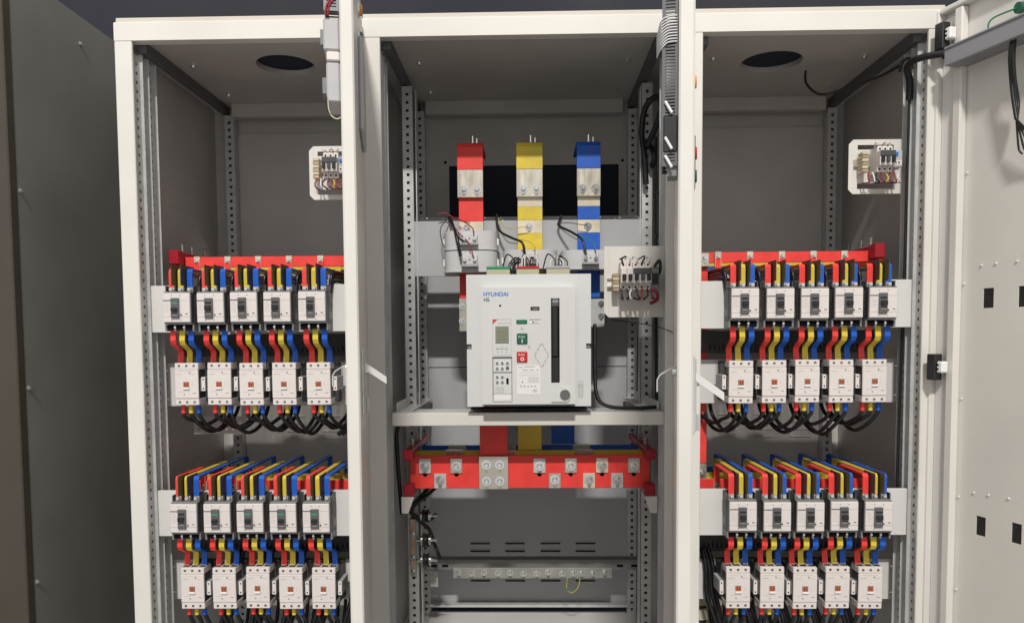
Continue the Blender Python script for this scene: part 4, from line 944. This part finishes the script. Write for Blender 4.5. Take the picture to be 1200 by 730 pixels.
# ------------------------------------------------------------------ phase bars above the breaker
def vbar(x0, x1, m_, label, segs, bolts):
    xc = (x0+x1)/2; hw = (x1-x0)/2
    t = thing('phase_bar', label, 'busbar', (xc, 0.27, 0), 0, 'vertical phase bars of the large breaker')
    mb = M(); mb.box(-hw, hw, 0, 0.010, 1.865, 1.9300, m_, 0.001)
    mb.prism([(0.0, 1.9302), (0.004, 1.938), (0.012, 1.942), (0.16, 1.942), (0.16, 1.932), (0.0102, 1.9302)], -hw, hw, m_, 'x'); part('upper_bar', mb, t)
    part('upper_plate', M().box(-hw, hw, -0.0005, 0.0103, 1.7865, 1.8648, TIN, 0.001), t, label='bare tinned joint plate')
    mb = M()
    for (za, zb, bare) in segs: mb.box(-hw+0.003, hw-0.001, 0.0108, 0.0208, za, zb, TABM if bare else m_, 0.0006)
    part('lower_bar', mb, t)
    for x in (-0.018, 0.019): part('bolt', bolt_mesh(0.0085, 0.007, 0.007), t, (x, -0.0005, 1.8080))
    for (x, z) in bolts: part('bolt', bolt_mesh(0.0080, 0.006, 0.006), t, (x, 0.0106, z))
    part('stud', M().cyl((0.004, 0.055, 1.942), (0.004, 0.055, 1.972), 0.0055, STEEL, 10).cyl((0.004, 0.055, 1.942), (0.004, 0.055, 1.950), 0.010, STEEL, 6).cyl((0.017, 0.055, 1.942), (0.017, 0.055, 1.966), 0.003, STEEL, 8), t)
    mb = M(); s = -1 if xc > 0.1 else 1
    mb.prism([(0.011, 1.935), (0.075, 1.905), (0.075, 1.8), (0.0115, 1.80)], s*(hw+0.0006), s*(hw+0.0046), DGREY, 'x')
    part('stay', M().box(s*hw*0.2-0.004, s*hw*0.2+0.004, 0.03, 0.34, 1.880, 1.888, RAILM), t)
    return t
vbar(-0.187, -0.113, RED, 'red phase bar with bolted plate rising above the stacked transformer rings', [(1.50, 1.685, False), (1.6852, 1.720, True), (1.7202, 1.789, False)], [(-0.012, 1.700)])
vbar(-0.018, 0.057, YEL, 'yellow phase bar with bolted plate rising above the middle transformer ring', [(1.50, 1.685, False), (1.6852, 1.722, True), (1.7222, 1.760, False), (1.7602, 1.789, True)], [(-0.002, 1.704)])
vbar(0.154, 0.222, BLU, 'blue phase bar with bolted plate rising above the ring near the breaker bracket', [(1.50, 1.685, False), (1.6852, 1.722, True), (1.7222, 1.760, False), (1.7602, 1.789, True)], [(-0.002, 1.704)])
# copper stubs beside the breaker
t = thing('copper_stub', 'pale bolted copper stub peeping out beside the red bar behind the breaker', 'busbar', (-0.150, 0.262, 1.465))
part('plate', M().box(-0.035, 0.02, 0, 0.006, -0.06, 0.035, TIN, 0.001), t); part('bolt', bolt_mesh(0.006, 0.005, 0.004), t, (-0.027, 0, 0.012)); part('bolt', bolt_mesh(0.006, 0.005, 0.004), t, (-0.027, 0, -0.03))
t = thing('copper_stub', 'dull bolted copper stub peeping out beneath the blue bar behind the breaker', 'busbar', (0.200, 0.262, 1.465))
part('plate', M().box(-0.02, 0.032, 0, 0.006, -0.05, 0.030, ZINC, 0.001), t); part('bolt', bolt_mesh(0.006, 0.005, 0.004), t, (0.022, 0, -0.02)); part('bolt', bolt_mesh(0.006, 0.005, 0.004), t, (0.022, 0, 0.016))

def ct(x, z0, z1, rx, label):
    t = thing('current_transformer', label, 'transformer', (x, 0.281, z0), 0, 'ring current transformers')
    h = z1-z0
    part('ring_body', M().ring(0, 0, rx, 0.066, 0.046, 0.024, 0.001, h-0.001, CTW), t)
    mb = M(); mb.box(-0.022, 0.022, -0.079, -0.060, h*0.32, h*0.78, CTW, 0.002); mb.box(-0.024, 0.024, -0.083, -0.068, h*0.24, h*0.318, LGREY, 0.001)
    tb = part('terminal_box', mb, t)
    for xx in (-0.014, 0.014): part('screw', M().cyl((xx, -0.0792, h*0.55), (xx, -0.0860, h*0.55), 0.0052, STEEL, 10), tb)
    part('hole', M().cyl((0, -0.0793, h*0.55), (0, -0.0788, h*0.55), 0.002, HOLE, 8), tb)
    for s in (-1, 1): part('clip', M().box(s*rx*0.985-0.005, s*rx*0.985+0.005, -0.030, -0.010, h*0.3, h*0.66, WHITE, 0.002), t)
    part('rim', M().ring(0, 0, rx+0.0015, 0.0675, rx-0.004, 0.063, h*0.02, h*0.10, CTW), t)
    return t
ct(-0.1485, 1.631, 1.686, 0.076, 'upper pale ring transformer of the stacked pair around the red bar')
ct(-0.1485, 1.569, 1.6305, 0.076, 'lower pale ring transformer of the stacked pair around the red bar')
ct(0.0195, 1.577, 1.632, 0.077, 'pale ring transformer around the yellow bar')
ct(0.188, 1.574, 1.630, 0.080, 'pale ring transformer around the blue bar')

wires('sensing_wires', 'black and red wires fanning over the stacked rings from the cross plate', [
    ([(-0.215, 0.30, 1.735), (-0.205, 0.27, 1.72), (-0.185, 0.20, 1.67), (-0.172, 0.192, 1.612)], 0.0040, RUBBER),
    ([(-0.215, 0.30, 1.730), (-0.200, 0.25, 1.705), (-0.180, 0.20, 1.665), (-0.165, 0.198, 1.655)], 0.0030, RUBBER),
    ([(-0.215, 0.30, 1.740), (-0.17, 0.24, 1.715), (-0.14, 0.21, 1.690), (-0.136, 0.196, 1.665)], 0.0017, WIRER),
    ([(-0.215, 0.30, 1.732), (-0.18, 0.21, 1.68), (-0.15, 0.195, 1.648), (-0.136, 0.193, 1.605)], 0.0017, WIRER),
    ([(-0.245, 0.28, 1.742), (-0.225, 0.28, 1.745), (-0.205, 0.28, 1.735), (-0.18, 0.26, 1.722), (-0.15, 0.258, 1.712)], 0.0015, WIRER),
    ([(-0.215, 0.29, 1.73), (-0.235, 0.26, 1.70), (-0.230, 0.24, 1.66), (-0.220, 0.24, 1.64)], 0.0016, INK)])
wires('sensing_wires', 'black cable with thin yellow wires dropping to the middle ring', [
    ([(-0.075, 0.30, 1.742), (-0.076, 0.29, 1.725), (-0.066, 0.27, 1.690), (-0.03, 0.23, 1.665), (-0.002, 0.2, 1.648), (0.005, 0.198, 1.615)], 0.0036, RUBBER),
    ([(-0.072, 0.29, 1.730), (-0.05, 0.27, 1.700), (-0.02, 0.262, 1.698), (0.015, 0.262, 1.703)], 0.0013, WIREY),
    ([(-0.02, 0.22, 1.660), (0.01, 0.21, 1.655), (0.032, 0.2, 1.64), (0.033, 0.198, 1.615)], 0.0014, WIREY)])
wires('sensing_wires', 'black cable with thin green wires dropping to the ring on the blue bar', [
    ([(0.112, 0.30, 1.738), (0.105, 0.29, 1.720), (0.104, 0.28, 1.705), (0.14, 0.24, 1.680), (0.165, 0.21, 1.655), (0.174, 0.198, 1.615)], 0.0036, RUBBER),
    ([(0.108, 0.29, 1.715), (0.135, 0.27, 1.712), (0.16, 0.262, 1.706), (0.185, 0.262, 1.704)], 0.0013, INK),
    ([(0.15, 0.23, 1.672), (0.18, 0.22, 1.660), (0.198, 0.205, 1.640), (0.202, 0.198, 1.615)], 0.0014, WIREG)])
sp = []; rr = random.Random(9)
for x0, n in ((-0.035, 5), (0.005, 4), (0.075, 5)):
    for k in range(n):
        x = x0+0.011*k; x_ = x+rr.uniform(-.02, .02)
        sp.append(([(x, 0.14, 1.572), (x, 0.145, 1.590+rr.uniform(0, .012)), (x_, 0.155, 1.600+rr.uniform(0, .012)), (x_+rr.uniform(-.015, .015), 0.17, 1.575)], 0.0019, RUBBER if k % 3 else WIREW))
for k in range(4): sp.append(([(-0.04+0.006*k, 0.12, 1.555), (-0.038+0.006*k, 0.125, 1.58), (-0.022+0.005*k, 0.14, 1.600-0.004*k), (-0.012+0.003*k, 0.17, 1.60)], 0.0022, RUBBER))
wires('control_wires', 'black and white wire loops curling out of the breaker terminal strips', sp)
mb = M(); mb.box(-0.32, 0.36, 0.315, 0.345, 1.728, 1.738, DUCTD)
for k in range(60):
    xx = -0.315+0.0112*k+rr.uniform(-.004, .004); zz = 1.7265+rr.uniform(0, .008); mb.box(xx, xx+rr.uniform(.002, .005), 0.3135, 0.3145, zz, zz+rr.uniform(.002, .004), (DGREY, BLACK, MGREY, WIREW, DGREY)[k % 5])
solo('wire_duct', mb, 'thin black duct with wire ends along the top of the centre cross plate', 'wire duct')
wires('cable', 'black cable lying along the shelf beside the large breaker', [([(0.192, 0.12, 1.42), (0.190, 0.09, 1.28), (0.196, 0.075, 1.225), (0.225, 0.07, 1.203), (0.29, 0.075, 1.198), (0.350, 0.08, 1.200)], 0.0052, RUBBER)], 'cable')
wires('thin_wire', 'thin black wire reaching from the bracket towards the centre door', [([(0.235, 0.09, 1.43), (0.29, 0.06, 1.422), (0.345, 0.02, 1.41), (0.375, -0.02, 1.395)], 0.0012, RUBBER)], 'wire')
wires('conduit', 'black corrugated conduit loop at the roof corner of the wide centre bay', [([(0.352, 0.28, 1.82), (0.345, 0.27, 1.90), (0.335, 0.25, 1.96), (0.342, 0.23, 2.02), (0.368, 0.20, 2.04), (0.376, 0.16, 2.00), (0.362, 0.2, 1.95), (0.350, 0.24, 1.92)], 0.0085, RUBBER), ([(0.352, 0.29, 1.94), (0.366, 0.27, 1.92), (0.372, 0.26, 1.89), (0.369, 0.28, 1.87)], 0.008, RUBBER)], 'conduit')
wires('cable', 'black cable tied along the mid uprights of the wide centre bay', [([(0.378, 0.27, 1.95), (0.376, 0.27, 1.75), (0.374, 0.24, 1.5), (0.373, 0.22, 1.3), (0.372, 0.2, 1.2)], 0.0045, RUBBER)], 'cable')
for z in (1.78, 1.66, 1.60, 1.45, 1.33, 1.22):
    part('cable_tie', M().box(0.366, 0.386, 0.20, 0.206, z, z+0.004, BLACK), cabC)

# ------------------------------------------------------------------ droppers and main bars under the breaker
for nm, x0, x1, y_, zb, m_ in (('red', -0.122, -0.046, 0.165, 1.063, RED), ('yellow', -0.018, 0.050, 0.245, 1.065, YEL), ('blue', 0.081, 0.149, 0.335, 1.07, BLU)):
    t = thing('dropper_bar', '%s bar dropping from the large breaker to the main busbars' % nm, 'busbar', ((x0+x1)/2, y_, 0), 0, 'dropper bars under the large breaker')
    part('bar', M().box(-(x1-x0)/2, (x1-x0)/2, -0.010, 0, zb, 1.30, m_, 0.001), t)
    if nm == 'red':
        part('joint_plate', M().box(-0.0405, 0.0405, -0.026, -0.0165, 0.971, 1.0615, TIN, 0.001), t)
        for x in (-0.0195, 0.0165):
            for z in (1.038, 0.993): part('bolt', bolt_mesh(0.0088, 0.008, 0.008), t, (x, -0.026, z))
MB = ((0.15, RED, 'red', (0.971, 1.0625)), (0.235, YEL, 'yellow', (0.971, 1.0640)), (0.325, BLU, 'blue', (0.971, 1.0660)))
for y_, m_, nm, (z0, z1) in MB:
    t = thing('main_busbar', '%s sleeved main busbar %s' % (nm, {'red': 'in front with two rows of bolted tabs', 'yellow': 'between the red and blue main bars', 'blue': 'behind the yellow and red main bars'}[nm]), 'busbar', (0, y_, 0), 0, 'main busbars under the large breaker')
    part('bar', M().box(-0.316, 0.345, 0, 0.010, z0, z1, m_, 0.0012), t)
    if nm == 'red':
        tms = [cached(('main_tab', q), lambda b: b.box(-0.0165, 0.0165, -0.0045, -0.0003, -0.0205, 0.0205, (ZINC, TIN, TABM)[q], 0.0008)) for q in range(3)]; tq = iter((0, 1, 0, 1, 2, 1, 0, 1, 2, 0))
        for x, z in [(q, 1.0345) for q in (-0.274, -0.187, 0.042, 0.128, 0.214, 0.301)]+[(q, 0.9925) for q in (-0.232, 0.084, 0.178, 0.255)]:
            part('tab', tms[next(tq)], t, (x, 0, z)); part('bolt', bolt_mesh(0.0090, 0.008, 0.009), t, (x, -0.0045, z-0.001 if z > 1.01 else z+0.003))
            if z > 1.01: part('bolt_hole', M().cyl((x, -0.0006, z-0.024), (x, -0.0002, z-0.024), 0.0065, HOLE, 10), t)
    else:
        for x in (-0.20, -0.05, 0.17): part('tab', M().box(x-0.026, x+0.026, -0.004, 0.014, z1-0.02, z1+0.0015, TIN, 0.0008), t)
for s, x0, nm in ((-1, -0.313, 'insulator rack'), (1, 0.338, 'cable tie upright')):
    t = thing('busbar_support', 'red ribbed support with white foot carrying the main bars near the %s' % ('copper insulator rack' if s < 0 else 'centre door'), 'busbar support', (x0, 0.10, 0), 0, 'red busbar supports')
    mb = M(); mb.box(-0.0145, 0.0145, 0, 0.03, 1.056, 1.085, REDP, 0.003); mb.box(-0.0145, 0.0145, 0, 0.03, 0.958, 0.992, REDP, 0.003)
    mb.box(-0.012, 0.012, 0.0302, 0.36, 1.067, 1.084, REDP, 0.003); mb.box(-0.012, 0.012, 0.0302, 0.36, 0.956, 0.9705, REDP, 0.003)
    part('block', mb, t)
    for yy in (0.09, 0.19, 0.28): part('stud', M().cyl((0, yy, 1.084), (0, yy, 1.105), 0.004, STEEL, 8), t)
    mb = M(); mb.prism([(-s*-0.020, 0.957), (-s*0.0145, 0.957), (-s*-0.002, 0.912), (-s*-0.020, 0.912)], 0.004, 0.007, PAINT, 'y'); mb.box(s*0.0185, s*0.0205, 0.0072, 0.30, 0.912, 0.9555, PAINT); part('foot', mb, t)

# ------------------------------------------------------------------ earth bar, insulators
part('crossbar', M().box(-0.341, 0.381, 0.452, 0.456, 0.650, 0.684, ANGLEM, 0.001).box(-0.341, 0.381, 0.456, 0.49, 0.681, 0.684, ANGLEM), cabC)
t = thing('earth_bar', 'grey earth bar with a row of thirteen bolts low in the wide bay', 'earth bar', (0.02, 0.446, 0.644))
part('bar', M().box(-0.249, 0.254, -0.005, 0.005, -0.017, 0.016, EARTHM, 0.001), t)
for x in (-0.211, -0.170, -0.131, -0.087, -0.048, -0.006, 0.036, 0.072, 0.116, 0.151, 0.177, 0.212, 0.250): part('bolt', bolt_mesh(0.0068, 0.008, 0.008), t, (x-0.02, -0.005, rr.uniform(-0.002, 0.003)))
for x in (-0.29, -0.255, 0.30, 0.345): part('crossbar_hole', M().box(x-0.010, x+0.010, 0.4515, 0.4519, 0.660, 0.668, HOLE), cabC)
wires('thin_wire', 'thin yellow and green wire loop dangling below the earth bar', [([(0.132, 0.43, 0.632), (0.130, 0.425, 0.60), (0.145, 0.42, 0.588), (0.165, 0.42, 0.605), (0.172, 0.43, 0.632)], 0.0014, WIREY), ([(0.126, 0.43, 0.632), (0.124, 0.425, 0.61), (0.14, 0.42, 0.592), (0.16, 0.42, 0.60)], 0.0012, WIREG)], 'wire')
part('rear_ledge', M().box(-0.33, 0.34, 0.535, 0.5745, 0.500, 0.508, ZINC, 0.001), cabC)
for x in (-0.20, -0.02, 0.02, 0.22): part('floor_hole', M().cyl((x, 0.36, 0.4742), (x, 0.36, 0.4746), 0.006, HOLE, 10), cabC)

t = thing('insulator_rack', 'upright copper bar with black ribbed insulators near the lower bay post', 'insulator', (-0.331, 0.282, 0.770))
part('copper_bar', M().box(-0.007, 0.009, 0, 0.006, -0.082, 0.085, COPPER, 0.001), t)
for k, z in enumerate((0.094, 0.021, -0.039)):
    mb = M(); xs = 0.024
    mb.cyl((xs, 0.003, z), (xs+0.006, 0.003, z), 0.016, STEEL, 18); mb.cyl((xs+0.006, 0.003, z), (xs+0.013, 0.003, z), 0.021, BLACK, 20, 0.018); mb.cyl((xs+0.013, 0.003, z), (xs+0.017, 0.003, z), 0.014, BLACK, 18)
    mb.cyl((xs+0.017, 0.003, z), (xs+0.024, 0.003, z), 0.018, BLACK, 20, 0.021); mb.cyl((xs+0.024, 0.003, z), (xs+0.030, 0.003, z), 0.016, STEEL, 18); mb.cyl((xs+0.030, 0.003, z), (xs+0.048, 0.003, z), 0.004, STEEL, 8); mb.cyl((0.0092, 0.003, z), (xs, 0.003, z), 0.006, STEEL, 8)
    part('insulator', mb, t)
for z in (0.04, -0.030, -0.072): part('bolt', bolt_mesh(0.006, 0.004, 0.003), t, (0.0, 0, z))
wires('cable_bundle', 'black cables falling from the main bars onto the insulator rack', [
    ([(-0.25, 0.30, 0.99), (-0.28, 0.28, 0.95), (-0.325, 0.25, 0.905), (-0.345, 0.26, 0.885)], 0.0055, RUBBER), ([(-0.225, 0.30, 0.99), (-0.26, 0.28, 0.95), (-0.31, 0.25, 0.91), (-0.345, 0.26, 0.88)], 0.0055, RUBBER),
    ([(-0.345, 0.26, 0.89), (-0.31, 0.28, 0.85), (-0.285, 0.30, 0.82), (-0.270, 0.31, 0.77), (-0.255, 0.32, 0.725)], 0.0055, RUBBER), ([(-0.34, 0.26, 0.885), (-0.30, 0.28, 0.853), (-0.275, 0.29, 0.853), (-0.262, 0.29, 0.87)], 0.0050, RUBBER)], 'cable', 'black cable bundles')
wires('cable', 'thick black cable running down the front corner below the shelf end', [([(-0.335, 0.12, 1.16), (-0.348, 0.13, 1.12), (-0.345, 0.14, 1.0), (-0.34, 0.15, 0.9)], 0.006, RUBBER)], 'cable')
